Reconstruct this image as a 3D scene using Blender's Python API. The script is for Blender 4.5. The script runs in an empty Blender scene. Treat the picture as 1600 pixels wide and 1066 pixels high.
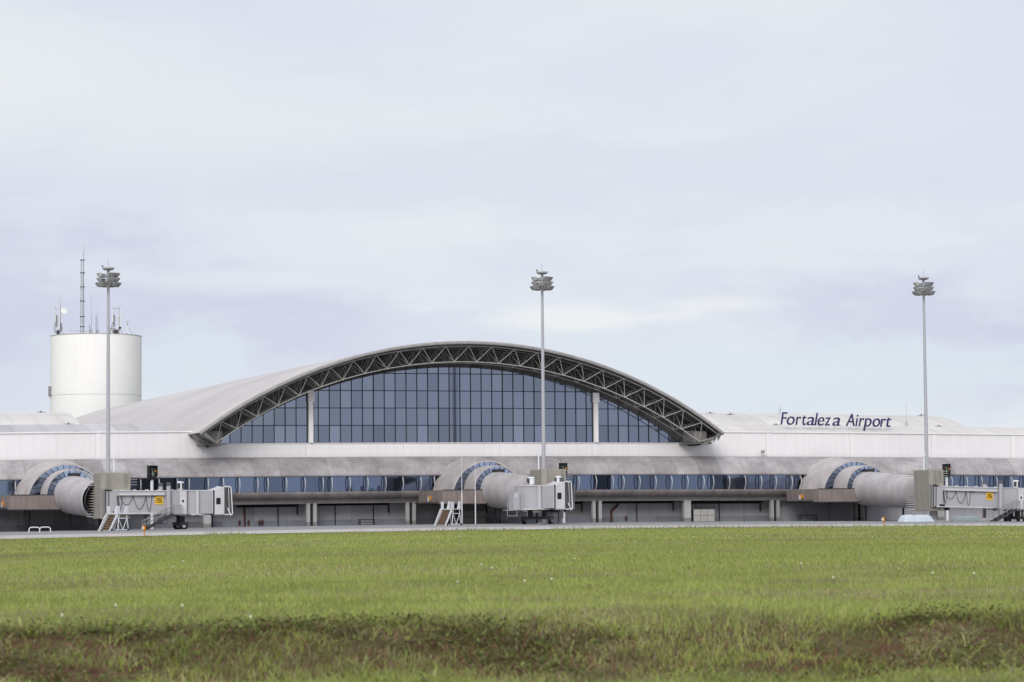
import bpy, math, random
import numpy as np
from mathutils import Vector, Matrix, noise as mnoise
random.seed(7)
rng = np.random.default_rng(11)
scn = bpy.context.scene
COL = scn.collection
R = math.radians

# ------------------------------------------------------------------ camera frame
TH = R(20.05); D0 = 290.0
CAM = Vector((-D0*math.sin(TH), -D0*math.cos(TH), 0.9))
PITCH = math.atan(275/4200.); ROLL = math.atan(13/1600.)
CT, ST = math.cos(TH), math.sin(TH)

def uD(x, y):
    dx, dy = x-CAM.x, y-CAM.y
    return dx*CT-dy*ST, dx*ST+dy*CT          # sideways and ahead of the viewpoint
def fromuD(u, D):
    return CAM.x+u*CT+D*ST, CAM.y-u*ST+D*CT
def sag(x, y):                                # the site is gently crowned
    u, D = uD(x, y)
    if D < 20: return 0.0
    return -0.029*(max(-75, min(95, u))-9.5)**2/max(D, 60.)
GRASS_Y = -100.0
def sm(a, b, t):
    t = max(0., min(1., (t-a)/(b-a))); return t*t*(3-2*t)
def ground(x, y):
    u, D = uD(x, y)
    if y > GRASS_Y:
        z = 0.05+0.20*min(1.0, (y-GRASS_Y)/97.)
    else:
        wob = 0.9*mnoise.noise(Vector((u*0.16, 3.1, 0)))+0.45*mnoise.noise(Vector((u*0.55, 9.1, 0)))
        k = sm(23.3+wob, 26.2+wob, D)
        z = -0.50*(1-k) + k*(-0.10)
        z += k*0.07*max(0., min(1., (D-30)/140.))
        z += 0.03*sm(33+wob, 27+wob, D)*k
        if D < 60:
            a = 0.10*(1-k*0.8)
            z += a*mnoise.noise(Vector((x*1.1, y*1.1, 0)))+0.6*a*mnoise.noise(Vector((x*2.9, y*2.9, 5)))+0.25*a*mnoise.noise(Vector((x*8, y*8, 5)))
    return z+sag(x, y)

# ------------------------------------------------------------------ materials
def _n(nt, t, x=0, y=0, **kw):
    n = nt.nodes.new(t); n.location = (x, y)
    for k, v in kw.items(): setattr(n, k, v)
    return n
def mat(name, col, rough=0.75, var=0.10, scale=0.5, streak=0.0, stretch=(1, 1, 1), metal=0.0, bump=0.0,
        fine=0.0, col2=None, rib=None, spec=0.3, dirt=None):
    m = bpy.data.materials.new(name); m.use_nodes = True
    nt = m.node_tree; L = nt.links; b = nt.nodes['Principled BSDF']
    b.inputs['Roughness'].default_value = rough; b.inputs['Metallic'].default_value = metal
    b.inputs['Specular IOR Level'].default_value = spec
    tc = _n(nt, 'ShaderNodeTexCoord'); mp = _n(nt, 'ShaderNodeMapping')
    mp.inputs['Scale'].default_value = stretch
    L.new(tc.outputs['Object'], mp.inputs[0])
    n1 = _n(nt, 'ShaderNodeTexNoise'); n1.inputs['Scale'].default_value = scale
    n1.inputs['Detail'].default_value = 6; n1.inputs['Roughness'].default_value = 0.62
    L.new(mp.outputs[0], n1.inputs['Vector'])
    ramp = _n(nt, 'ShaderNodeMapRange')
    ramp.inputs['From Min'].default_value = 0.3; ramp.inputs['From Max'].default_value = 0.7
    L.new(n1.outputs['Fac'], ramp.inputs['Value'])
    mix = _n(nt, 'ShaderNodeMix', data_type='RGBA')
    c2 = col2 if col2 else tuple(c*(1-2*var) for c in col)
    mix.inputs['A'].default_value = (*col, 1); mix.inputs['B'].default_value = (*c2, 1)
    L.new(ramp.outputs[0], mix.inputs['Factor'])
    out = mix.outputs['Result']
    def mul(sock, fac, amt=1.0):
        mm = _n(nt, 'ShaderNodeMix', data_type='RGBA', blend_type='MULTIPLY')
        mm.inputs['Factor'].default_value = amt
        L.new(sock, mm.inputs['A']); L.new(fac, mm.inputs['B']); return mm.outputs['Result']
    if streak > 0:
        mp2 = _n(nt, 'ShaderNodeMapping'); mp2.inputs['Scale'].default_value = (2.2, 2.2, 0.13)
        L.new(tc.outputs['Object'], mp2.inputs[0])
        n2 = _n(nt, 'ShaderNodeTexNoise'); n2.inputs['Scale'].default_value = 1.0; n2.inputs['Detail'].default_value = 5
        L.new(mp2.outputs[0], n2.inputs['Vector'])
        r2 = _n(nt, 'ShaderNodeMapRange'); r2.inputs['From Min'].default_value = 0.42; r2.inputs['From Max'].default_value = 0.75
        r2.inputs['To Min'].default_value = 1; r2.inputs['To Max'].default_value = 1-streak
        L.new(n2.outputs['Fac'], r2.inputs['Value']); out = mul(out, r2.outputs[0])
    if fine > 0:
        n3 = _n(nt, 'ShaderNodeTexNoise'); n3.inputs['Scale'].default_value = 9.0; n3.inputs['Detail'].default_value = 4
        L.new(tc.outputs['Object'], n3.inputs['Vector'])
        r3 = _n(nt, 'ShaderNodeMapRange'); r3.inputs['From Min'].default_value = 0.3; r3.inputs['From Max'].default_value = 0.7
        r3.inputs['To Min'].default_value = 1-fine; r3.inputs['To Max'].default_value = 1+fine*0.4
        L.new(n3.outputs['Fac'], r3.inputs['Value']); out = mul(out, r3.outputs[0])
    if rib:
        w = _n(nt, 'ShaderNodeTexWave', wave_type='BANDS', bands_direction=rib[0])
        w.inputs['Scale'].default_value = rib[1]; w.inputs['Distortion'].default_value = 0
        L.new(tc.outputs['Object'], w.inputs['Vector'])
        r4 = _n(nt, 'ShaderNodeMapRange'); r4.inputs['From Min'].default_value = 0.0; r4.inputs['From Max'].default_value = 0.25
        r4.inputs['To Min'].default_value = 1-rib[2]; r4.inputs['To Max'].default_value = 1
        L.new(w.outputs['Fac'], r4.inputs['Value']); out = mul(out, r4.outputs[0])
    at_ = _n(nt, 'ShaderNodeAttribute', attribute_name='tone')
    out = mul(out, at_.outputs['Color'])
    L.new(out, b.inputs['Base Color'])
    if bump > 0:
        bp = _n(nt, 'ShaderNodeBump'); bp.inputs['Strength'].default_value = bump; bp.inputs['Distance'].default_value = 0.05
        L.new(n1.outputs['Fac'], bp.inputs['Height']); L.new(bp.outputs[0], b.inputs['Normal'])
    return m
def glass_mat(name, refl, body, rough=0.03, mixf=0.75, wav=0.006):
    m = bpy.data.materials.new(name); m.use_nodes = True
    nt = m.node_tree; L = nt.links
    for n in list(nt.nodes): nt.nodes.remove(n)
    o = _n(nt, 'ShaderNodeOutputMaterial'); g = _n(nt, 'ShaderNodeBsdfGlossy'); d = _n(nt, 'ShaderNodeBsdfDiffuse')
    g.inputs['Roughness'].default_value = rough
    at_ = _n(nt, 'ShaderNodeAttribute', attribute_name='tone')
    for sh, c in ((g, refl), (d, body)):
        mm = _n(nt, 'ShaderNodeMix', data_type='RGBA', blend_type='MULTIPLY'); mm.inputs['Factor'].default_value = 1
        mm.inputs['A'].default_value = (*c, 1); L.new(at_.outputs['Color'], mm.inputs['B']); L.new(mm.outputs['Result'], sh.inputs['Color'])
    tc = _n(nt, 'ShaderNodeTexCoord'); n = _n(nt, 'ShaderNodeTexNoise'); n.inputs['Scale'].default_value = 0.5
    L.new(tc.outputs['Object'], n.inputs['Vector'])
    bp = _n(nt, 'ShaderNodeBump'); bp.inputs['Strength'].default_value = wav*20; bp.inputs['Distance'].default_value = 0.05
    L.new(n.outputs['Fac'], bp.inputs['Height']); L.new(bp.outputs[0], g.inputs['Normal'])
    ms = _n(nt, 'ShaderNodeMixShader'); ms.inputs[0].default_value = mixf
    L.new(d.outputs[0], ms.inputs[1]); L.new(g.outputs[0], ms.inputs[2]); L.new(ms.outputs[0], o.inputs[0])
    return m
M = {}
M['white']   = mat('white_render', (.83, .805, .815), .8, .03, .18, streak=.06, fine=.02)
M['tank']    = mat('tank_paint', (.92, .905, .89), .75, .025, .2, streak=.03, fine=.02)
M['clad']    = mat('weathered_cladding', (.46, .438, .443), .62, .22, .30, streak=.18, stretch=(1, 1, 1.3), fine=.06, col2=(.25, .222, .23), bump=.08)
M['clad_l']  = mat('pale_cladding', (.52, .485, .48), .6, .14, .5, streak=.15, fine=.05, col2=(.38, .345, .345))
M['tube']    = mat('tube_cladding', (.53, .505, .51), .6, .14, .45, streak=.12, fine=.04, col2=(.37, .335, .34))
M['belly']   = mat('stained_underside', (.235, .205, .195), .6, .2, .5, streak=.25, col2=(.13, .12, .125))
M['beam']    = mat('grey_beam', (.27, .25, .25), .8, .12, .6, streak=.15)
M['brown']   = mat('brown_board', (.26, .215, .20), .75, .12, .8, streak=.12, rib=('X', .55, .12))
M['roof']    = mat('hall_roof_sheet', (.56, .53, .525), .7, .07, .10, fine=.04, rib=('Y', .16, .07), stretch=(1, .5, 1), col2=(.45, .42, .42), streak=.05)
M['roof2']   = mat('side_roof_sheet', (.63, .60, .58), .7, .08, .18, fine=.03, rib=('X', .12, .07), stretch=(.6, 1, 1))
M['roof3']   = mat('low_roof_sheet', (.53, .50, .515), .7, .10, .16, rib=('X', .1, .07), col2=(.42, .40, .425))
M['fascia']  = mat('fascia_metal', (.36, .34, .335), .6, .16, .8)
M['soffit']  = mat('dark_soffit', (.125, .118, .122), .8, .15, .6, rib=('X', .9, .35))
M['truss']   = mat('truss_paint', (.58, .56, .53), .6, .12, 1.5)
M['frame']   = mat('dark_frame', (.018, .02, .03), .5, .1, 1)
M['fin']     = mat('white_fin', (.52, .52, .54), .4, .08, 1)
M['wallg']   = mat('ground_wall', (.42, .41, .43), .85, .12, .35, streak=.12)
M['dado']    = mat('dado_paint', (.27, .28, .32), .8, .12, .5)
M['wallr']   = mat('pale_ground_wall', (.50, .49, .52), .85, .08, .3, streak=.1)
M['colm']    = mat('column_paint', (.44, .425, .425), .8, .1, .5, streak=.2)
M['black']   = mat('black_paint', (.012, .012, .014), .5, .1, 1)
M['dark']    = mat('dark_metal', (.05, .05, .055), .55, .2, 1.2)
M['grey']    = mat('bridge_grey', (.42, .41, .435), .5, .05, .6, streak=.06, fine=.03)
M['greyl']   = mat('bridge_light', (.56, .56, .58), .5, .05, .8, streak=.08)
M['beige']   = mat('beige_panel', (.36, .335, .29), .8, .08, .7, streak=.12, fine=.06)
M['blade']   = mat('blade_metal', (.40, .38, .36), .6, .1, 1)
M['steel']   = mat('galvanised', (.40, .40, .42), .45, .1, 1.5, metal=.25)
M['pole']    = mat('mast_paint', (.44, .44, .47), .5, .06, .8)
M['lampm']   = mat('lamp_body', (.30, .295, .29), .5, .15, 2)
M['lampw']   = mat('lamp_glassy', (.42, .42, .42), .3, .15, 2)
M['wp']      = mat('white_paint', (.74, .75, .78), .5, .06, 1, streak=.08)
M['rust']    = mat('worn_tread', (.22, .15, .10), .8, .2, 1)
M['yellow']  = mat('yellow_paint', (.85, .52, .03), .5, .05, 1)
M['orange']  = mat('orange_paint', (.75, .28, .02), .5, .08, 2)
M['blue']    = mat('letter_blue', (.028, .030, .118), .45, .1, 1)
M['tarp']    = mat('tarpaulin', (.56, .62, .67), .6, .10, 1.5, bump=.5)
M['tarp2']   = mat('tarpaulin_green', (.30, .36, .37), .6, .08, 1.5, bump=.4)
M['bellow']  = mat('bellows_rubber', (.13, .13, .13), .7, .15, 1.5)
M['red']     = mat('red_pipe', (.12, .03, .028), .6, .1, 2)
M['panelw']  = mat('cabinet_panel', (.40, .39, .37), .7, .05, 1)
M['asphalt'] = mat('apron_surface', (.27, .265, .275), .85, .08, .05, fine=.08, stretch=(1, .25, 1))
M['concrete']= mat('shoulder_concrete', (.50, .46, .44), .85, .12, .2, fine=.12, stretch=(1, .2, 1))
M['joint']   = mat('joint_tar', (.12, .115, .12), .85, .15, .4)
M['petal']   = mat('petal', (.85, .85, .72), .6, .05, 3)
M['glow']    = mat('symbol_paint', (.35, .55, .42), .5, .05, 3)
M['pane']    = glass_mat('blue_tinted_glass', (.165, .205, .298), (.03, .035, .05), .04, .88)
M['pane2']   = glass_mat('hall_tinted_glass', (.25, .283, .352), (.10, .11, .14), .05, .85, .0)
M['pane3']   = glass_mat('ring_glass', (.42, .50, .68), (.04, .06, .11), .06, .85, .002)

# ------------------------------------------------------------------ mesh builder
class MB:
    def __init__(s, T=None):
        s.v = []; s.f = []; s.t = []; s.s = []; s.T = T
    def add(s, vs, fs, tone=1.0, smooth=False):
        o = len(s.v)
        if s.T is not None: vs = [tuple(s.T @ Vector(p)) for p in vs]
        s.v += [tuple(p) for p in vs]
        for i, f in enumerate(fs):
            s.f.append([o+q for q in f]); s.t.append(tone if not isinstance(tone, list) else tone[i]); s.s.append(smooth)
    def box(s, x0, x1, y0, y1, z0, z1, tone=1.0):
        s.add([(x0,y0,z0),(x1,y0,z0),(x1,y1,z0),(x0,y1,z0),(x0,y0,z1),(x1,y0,z1),(x1,y1,z1),(x0,y1,z1)],
              [(0,3,2,1),(4,5,6,7),(0,1,5,4),(1,2,6,5),(2,3,7,6),(3,0,4,7)], tone)
    def hexa(s, a, b, tone=1.0):                      # two quads, each listed counter-clockwise seen from outside b
        s.add(list(a)+list(b), [(3,2,1,0),(4,5,6,7),(0,1,5,4),(1,2,6,5),(2,3,7,6),(3,0,4,7)], tone)
    def tube(s, p, q, r, n=8, r2=None, tone=1.0, caps=True):
        p, q = Vector(p), Vector(q); r2 = r if r2 is None else r2
        d = (q-p)
        if d.length < 1e-6: return
        d.normalize(); a = Vector((0, 0, 1)) if abs(d.z) < .9 else Vector((1, 0, 0))
        e1 = d.cross(a).normalized(); e2 = d.cross(e1)
        vs = []
        for c, rr in ((p, r), (q, r2)):
            for k in range(n):
                an = 2*math.pi*k/n; vs.append(c+e1*math.cos(an)*rr+e2*math.sin(an)*rr)
        fs = [(k, (k+1) % n, n+(k+1) % n, n+k) for k in range(n)]
        s.add(vs, fs, tone, n > 6)
        if caps: s.add(vs, [tuple(range(n))[::-1], tuple(range(n, 2*n))], tone)
    def path(s, pts, r, n=6, tone=1.0):
        for a, b in zip(pts[:-1], pts[1:]): s.tube(a, b, r, n, tone=tone)
    def bar(s, p, q, w, h, tone=1.0):
        p, q = Vector(p), Vector(q); d = (q-p).normalized()
        a = Vector((0, 0, 1)) if abs(d.z) < .95 else Vector((0, 1, 0))
        e1 = d.cross(a).normalized()*w/2; e2 = d.cross(e1).normalized()*h/2
        s.hexa([p-e1-e2, p+e1-e2, p+e1+e2, p-e1+e2], [q-e1-e2, q+e1-e2, q+e1+e2, q-e1+e2], tone)
    def loft(s, secs, close=False, tone=None, smooth=True, capends=False):
        n = len(secs[0]); vs = [p for sec in secs for p in sec]; fs = []; tn = []
        m = n if close else n-1
        for i in range(len(secs)-1):
            for k in range(m):
                k2 = (k+1) % n
                fs.append((i*n+k, (i+1)*n+k, (i+1)*n+k2, i*n+k2)); tn.append(tone[i] if tone else 1.0)
        s.add(vs, fs, tn, smooth)
        if capends:
            s.add(secs[0], [tuple(range(n))], 1.0); s.add(secs[-1], [tuple(range(n))[::-1]], 1.0)
    def build(s, name, m, parent=None, bend=False, label=None):
        vs = s.v
        if bend: vs = [(x, y, z+sag(x, y)) for x, y, z in vs]
        if parent is not None:
            o = Vector((0, 0, 0)); p = parent
            if bend or getattr(s, 'world', False):
                while p is not None: o = o+p.location; p = p.parent
                vs = [(x-o.x, y-o.y, z-o.z) for x, y, z in vs]
        me = bpy.data.meshes.new(name); me.from_pydata([tuple(v) for v in vs], [], s.f)
        ca = me.color_attributes.new('tone', 'FLOAT_COLOR', 'CORNER')
        cols = []
        for f, t in zip(s.f, s.t):
            c = (t, t, t, 1.0) if not isinstance(t, tuple) else (*t, 1.0)
            for _ in f: cols.extend(c)
        ca.data.foreach_set('color', cols)
        me.polygons.foreach_set('use_smooth', s.s)
        me.materials.append(M[m] if isinstance(m, str) else m)
        me.update()
        ob = bpy.data.objects.new(name, me); COL.objects.link(ob)
        if parent is not None: ob.parent = parent
        if label: ob['label'] = label
        return ob
def W(T=None):
    b = MB(T); b.world = True; return b
def tag(o, label=None, cat=None, group=None, kind=None):
    if label: o['label'] = label
    if cat: o['category'] = cat
    if group: o['group'] = group
    if kind: o['kind'] = kind
    return o
def empty(name, loc=(0, 0, 0), rz=0.0):
    o = bpy.data.objects.new(name, None); o.location = loc; o.rotation_euler = (0, 0, rz)
    o.empty_display_size = .5; COL.objects.link(o); return o
def kids(o): return [c for c in list(bpy.data.objects) if c.parent == o]
def copy_tree(o, parent=None):
    c = o.copy(); COL.objects.link(c)
    if parent is not None: c.parent = parent
    for ch in kids(o): copy_tree(ch, c)
    return c
def at_ground(x, y): return (x, y, ground(x, y))
def frange(a, b, st):
    n = max(1, int(math.ceil((b-a)/st-1e-6))); return [a+(b-a)*i/n for i in range(n+1)]
def xprofile(mb, prof, x0, x1, step=2.4, tones=None, smooth=True, capends=True, close=False):
    xs = frange(x0, x1, step)
    mb.loft([[(x, y, z) for y, z in prof][::-1] for x in xs], close=close, smooth=smooth, capends=capends,
            tone=[(tones() if tones else 1.0) for _ in xs])

# ================================================================== SETTING
def build_ground():
    rows = [-400, -150, -60, -20, 0, 8, 14, 18]+frange(20, 31, .22)+frange(32, 60, 1.0)[0:]+frange(63, 200, 4)+frange(210, 420, 15)+[600, 1000, 2000, 4000]
    cols = [-4000, -2000, -1000, -500, -250, -130, -80]+frange(-60, -9, 3)+frange(-8, 8, .16)+frange(9, 70, 3)+[90, 140, 260, 500, 1000, 2000, 4000]
    vs = []; bank = []
    for D in rows:
        for u in cols:
            x, y = fromuD(u, D); z = ground(x, y)
            if y > GRASS_Y: z -= 0.07*min(1, (y-GRASS_Y)/1.5)
            vs.append((x, y, z)); bank.append(max(0., 1-abs(D-24.7)/2.2) if 18 < D < 30 else 0.)
    n = len(cols); fs = []
    for i in range(len(rows)-1):
        for k in range(n-1):
            fs.append((i*n+k, i*n+k+1, (i+1)*n+k+1, (i+1)*n+k))
    me = bpy.data.meshes.new('ground'); me.from_pydata(vs, [], fs)
    a = me.attributes.new('bank', 'FLOAT', 'POINT'); a.data.foreach_set('value', bank)
    me.polygons.foreach_set('use_smooth', [True]*len(fs))
    m = bpy.data.materials.new('soil_and_turf'); m.use_nodes = True; nt = m.node_tree; L = nt.links
    b = nt.nodes['Principled BSDF']; b.inputs['Roughness'].default_value = .95; b.inputs['Specular IOR Level'].default_value = .1
    tc = _n(nt, 'ShaderNodeTexCoord')
    def noi(sc, det=6):
        q = _n(nt, 'ShaderNodeTexNoise'); q.inputs['Scale'].default_value = sc; q.inputs['Detail'].default_value = det
        q.inputs['Roughness'].default_value = .65
        L.new(tc.outputs['Object'], q.inputs['Vector']); return q.outputs['Fac']
    def ramp(src, *st):
        q = _n(nt, 'ShaderNodeValToRGB'); cr = q.color_ramp
        while len(cr.elements) < len(st): cr.elements.new(.5)
        for e, (p, c) in zip(cr.elements, st): e.position = p; e.color = (*c, 1)
        L.new(src, q.inputs[0]); return q.outputs[0]
    turf = ramp(noi(1.1), (.35, (.045, .065, .02)), (.55, (.085, .11, .035)), (.7, (.11, .09, .05)))
    soil = ramp(noi(5.0), (.3, (.030, .020, .012)), (.45, (.115, .060, .036)), (.55, (.075, .082, .03)), (.66, (.18, .10, .065)), (.78, (.07, .08, .03)))
    at_ = _n(nt, 'ShaderNodeAttribute', attribute_name='bank')
    mr = _n(nt, 'ShaderNodeMapRange'); mr.inputs['From Min'].default_value = .1; mr.inputs['From Max'].default_value = .5
    L.new(at_.outputs['Fac'], mr.inputs['Value'])
    mx = _n(nt, 'ShaderNodeMix', data_type='RGBA'); L.new(mr.outputs[0], mx.inputs['Factor'])
    L.new(turf, mx.inputs['A']); L.new(soil, mx.inputs['B']); L.new(mx.outputs['Result'], b.inputs['Base Color'])
    bp = _n(nt, 'ShaderNodeBump'); bp.inputs['Strength'].default_value = .8; bp.inputs['Distance'].default_value = .06
    L.new(noi(9.0), bp.inputs['Height']); L.new(bp.outputs[0], b.inputs['Normal'])
    me.materials.append(m); ob = bpy.data.objects.new('ground', me); COL.objects.link(ob)
    tag(ob, 'turf field with a worn earth bank in front of the airport apron', kind='structure')
build_ground()

def sheet(name, y0, y1, m, label, dz=0.0, x0=-400, x1=420, flat=False):
    b = MB(); ys = frange(y0, y1, 8); xs = frange(x0, x1, 5)
    vs = [(x, y, ground(x, max(y, GRASS_Y+.01))+dz) for y in ys for x in xs]; n = len(xs)
    fs = [(i*n+k, i*n+k+1, (i+1)*n+k+1, (i+1)*n+k) for i in range(len(ys)-1) for k in range(n-1)]
    b.add(vs, fs, 1.0, True)
    o = b.build(name, m); return tag(o, label, kind='structure')
sheet('apron', -60.0, 60.0, 'asphalt', 'grey aircraft parking apron in front of the terminal')
sheet('taxiway_shoulder', -99.2, -63.0, 'concrete', 'pale concrete shoulder along the edge of the grass', 0.0)
sheet('pavement_joint', -63.0, -60.0, 'joint', 'dark tar strip between the apron and the pale shoulder', 0.0)

# ================================================================== TERMINAL
XC, ZC = -6.5, -30.0
def arc(rad, a, y): return (XC+rad*math.sin(a), y, ZC+rad*math.cos(a))
T = empty('terminal_building', (0, 0, 0.25))
tag(T, 'long white and grey airport terminal with a great arched glass hall at its centre', 'terminal building')
XL, XR = -95.0, 110.0
JO = [-87.9, -77.3, -66.7, -56.0, -45.36, -34.22, -23.11, -12.33, -1.49, 9.18, 20.21, 30.11, 40.56, 50.92, 61.28, 71.9, 82.5, 93.0, 103.5]
# --- white walls
b = W()
edges = [XL]+JO+[XR]
for a, c in zip(edges[:-1], edges[1:]):
    mid = (a+c)/2; top = 8.86 if -34.3 < mid < 20.4 else 10.10
    for xa, xb in zip(frange(a+.02, c-.02, 3.6)[:-1], frange(a+.02, c-.02, 3.6)[1:]):
        b.box(xa, xb, 0.0, .5, 7.2, top, 1.0)
b.build('wall', 'white', T, True)
for j in JO:
    b = W()
    top = 8.84 if -34 < j < 20 else 10.08
    b.box(j-.03, j+.03, -.02, .3, 7.3, top, .78)
    b.box(j+.03, j+.62, -.045, .1, 7.3, top-.02, 1.03)
    b.build('pilaster', 'white', T, True)
b = W()
for xa, xb in ((XL, -34.24), (20.25, XR)):
    xs = frange(xa, xb, 4)
    for p, q in zip(xs[:-1], xs[1:]): b.box(p, q, -.13, .55, 10.10, 10.24, 1.04)
xs = frange(-34.2, 20.2, 4)
for p, q in zip(xs[:-1], xs[1:]): b.box(p, q, -.10, .45, 8.862, 8.93, 1.04)
b.build('coping', 'white', T, True)
# --- low stepped side roofs
def band(name, prof, x0, x1, m, alt=None):
    b = W(); xs = frange(x0, x1, 2.65)
    tn = [1.0 if not alt else random.choice(alt) for _ in xs]
    b.loft([[(x, y, z) for y, z in prof] for x in xs], tone=tn, smooth=False)
    for x in (x0, x1): b.add([(x, y, z) for y, z in prof]+[(x, prof[-1][0], 7.5), (x, prof[0][0], 7.5)], [tuple(range(len(prof)+2))], .9)
    b.build(name, m, T, True)
lowp = [(.5, 10.12), (1.4, 10.42), (2.8, 10.78), (4.4, 11.06), (6.2, 11.22), (8.4, 11.27)]
uppp = [(8.0, 11.26), (9.2, 11.72), (11.2, 12.2), (14, 12.66), (17.5, 12.95), (21, 13.0), (26, 12.7), (32, 11.7), (38, 10)]
band('low_roof', lowp, XL, -37.8, 'roof3', [1.0, 1.0, .93, .9, 1.12])
band('upper_roof', uppp, XL, -45.4, 'roof2', [1, .97, 1.03])
band('low_roof', lowp, 20.2, XR, 'roof2', [1, .96, 1.03])
band('upper_roof', uppp, 26.5, 60.0, 'roof2', [1, .97, 1.03])
# --- hall roof
A0 = R(36.25)
b = W(); n = 72; YF, YB = -5.0, 128.0
an = [(-A0+2*A0*i/n) for i in range(n+1)]
ys = frange(YF, YB, 9.5)
b.loft([[arc(49.47, a, y) for a in an] for y in ys][::-1], smooth=True, tone=[1+.03*math.sin(i*2.1) for i in range(len(ys))])
for y, fl in ((YB, 1),):
    b.add([arc(49.47, a, y) for a in an]+[arc(46, a, y) for a in an[::-1]], [tuple(range(2*n+2))], .6)
b.build('hall_roof', 'roof', T, True)
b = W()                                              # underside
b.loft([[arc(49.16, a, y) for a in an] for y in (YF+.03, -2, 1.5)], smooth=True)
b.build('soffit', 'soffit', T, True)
b = W()                                              # rolled fascia along the front edge
prof = [(49.16, -5.0), (49.13, -5.07), (49.22, -5.14), (49.40, -5.12), (49.50, -5.02), (49.50, -4.7)]
b.loft([[arc(r_, a, y) for r_, y in prof] for a in an], smooth=True)
b.build('fascia', 'fascia', T, True)
for sgn in (-1, 1):                                  # closed eave ends
    b = W()
    for i, (ya, yb) in enumerate(zip(frange(YF, 60, 8)[:-1], frange(YF, 60, 8)[1:])):
        p0, p1 = arc(49.47, sgn*A0, 0), arc(47.1, sgn*R(34.9), 0)
        q = [(p0[0], ya, p0[2]), (p0[0], yb, p0[2]), (p1[0], yb, p1[2]-.1), (p1[0], ya, p1[2]-.1)]
        b.add(q, [(0, 1, 2, 3)], .8)
    b.add([(p0[0], YF, p0[2]), (p1[0], YF, p1[2]-.1), arc(49.16, sgn*R(35.6), YF)], [(0, 1, 2)], .55)
    b.build('eave', 'fascia', T, True)
# --- space frame under the overhang
MOD = R(3.015); NB = 12
tops = {(i, y): arc(49.0, i*MOD, y) for i in range(-NB, NB+1) for y in (-4.55, -2.2, .15)}
bots = {(i, y): arc(47.4, (i+.5)*MOD, y) for i in range(-NB, NB) for y in (-3.35, -1.0)}
ch = W(); lc = W(); wb = W()  # inner members get a darker tone: shade under the roof put into colour
for (i, y), p in tops.items():
    if (i+1, y) in tops: ch.tube(p, tops[(i+1, y)], .05 if y < -4 else .038, 6, tone=1.0 if y < -4 else .7)
    if y < 0: ch.tube(p, tops[(i, -2.2 if y < -4 else .15)], .03, 5, tone=.4)
for (i, y), p in bots.items():
    if (i+1, y) in bots: lc.tube(p, bots[(i+1, y)], .05 if y < -3 else .04, 6, tone=1.0 if y < -3 else .7)
    if y < -3: lc.tube(p, bots[(i, -1.0)], .03, 5, tone=.4)
    lc.tube((p[0], p[1]-.09, p[2]), (p[0], p[1]+.09, p[2]), .075, 8)
    for k in (i, i+1):
        wb.tube(p, tops[(k, -4.55 if y < -3 else -2.2)], .038 if y < -3 else .03, 6, tone=1.0 if y < -3 else .65)
        wb.tube(p, tops[(k, -2.2 if y < -3 else .15)], .032, 5, tone=.75)
ch.build('top_chord', 'truss', T, True); lc.build('bottom_chord', 'truss', T, True); wb.build('truss_web', 'truss', T, True)
for sgn in (-1, 1):                                  # bearing boxes where the frame lands
    b = W(); p = arc(47.4, sgn*11.6*MOD, 0); b.box(p[0]-.75, p[0]+.75, -3.2, -.1, 8.95, 10.1, .8)
    b.box(p[0]-1.2, p[0]+1.2, -3.6, -.1, 8.72, 8.86, .5)
    for k in range(9):
        x = p[0]+sgn*(.8+.16*k); b.tube((x, -3.9+.3*(k % 3), 8.8+.05*k), (x+sgn*.35, -3.4, 9.3+.06*k), .05, 5, tone=.6)
    b.build('bearing', 'fascia', T, True)
# --- hall glazing
SILL = 8.93; RG = 47.15
def ztop(x):
    dx = x-XC; return ZC+math.sqrt(max(0, RG*RG-dx*dx))
ROWH = 1.84
def glazing(xs, name):
    g = W(); fr = W()
    for xa, xb in zip(xs[:-1], xs[1:]):
        z = SILL; row = 0
        while True:
            za, zb = z, z+ROWH
            ta, tb = ztop(xa), ztop(xb)
            if max(ta, tb) <= za+.03: break
            tn = random.uniform(.86, 1.12)
            if row == 0: tn *= random.choice([1, 1, 1.05, 1.16, .88, .8])
            if row == 2: tn *= random.choice([1, 1.02, 1.06])
            t_ = (tn*.99, tn, tn*random.uniform(.98, 1.03))
            y = 0.12
            if min(ta, tb) >= zb: g.add([(xa, y, za), (xb, y, za), (xb, y, zb), (xa, y, zb)], [(0, 1, 2, 3)], t_)
            else:
                la, lb = min(max(ta, za), zb), min(max(tb, za), zb)
                pts = [(xa, y, za), (xb, y, za)]
                if lb > za+.01: pts.append((xb, y, lb))
                if (ta > zb) != (tb > zb):
                    f = (zb-ta)/(tb-ta); pts.append((xa+(xb-xa)*f, y, zb))
                if la > za+.01: pts.append((xa, y, la))
                if len(pts) >= 3: g.add(pts, [tuple(range(len(pts)))], t_)
            z = zb; row += 1
    for i, x in enumerate(xs):
        w = .022 if i % 6 else .032
        if ztop(x) > SILL+.05: fr.box(x-w, x+w, .0, .2, SILL, ztop(x)+.1)
    z = SILL
    while z < 17.2:
        half = math.sqrt(max(0, RG*RG-(z+.0-ZC)**2)); a = max(xs[0], XC-half); c = min(xs[-1], XC+half)
        if c-a > .2:
            for p, q in zip(frange(a, c, 3)[:-1], frange(a, c, 3)[1:]): fr.box(p, q, .02, .17, z-.04, z+.04)
        z += ROWH
    gg = g.build(name, 'pane2', T, True)
    fr2 = fr; fr2.build('mullions', 'frame', gg, True)
xl = [-22.95-1.185*i for i in range(0, 9)][::-1]
glazing([max(x, -32.6) for x in xl], 'hall_window')
glazing([-22.25]+[-21.72+1.212*i for i in range(0, 26)]+[9.3], 'hall_window')
glazing([9.95+1.2*i for i in range(0, 9)], 'hall_window')
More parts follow.
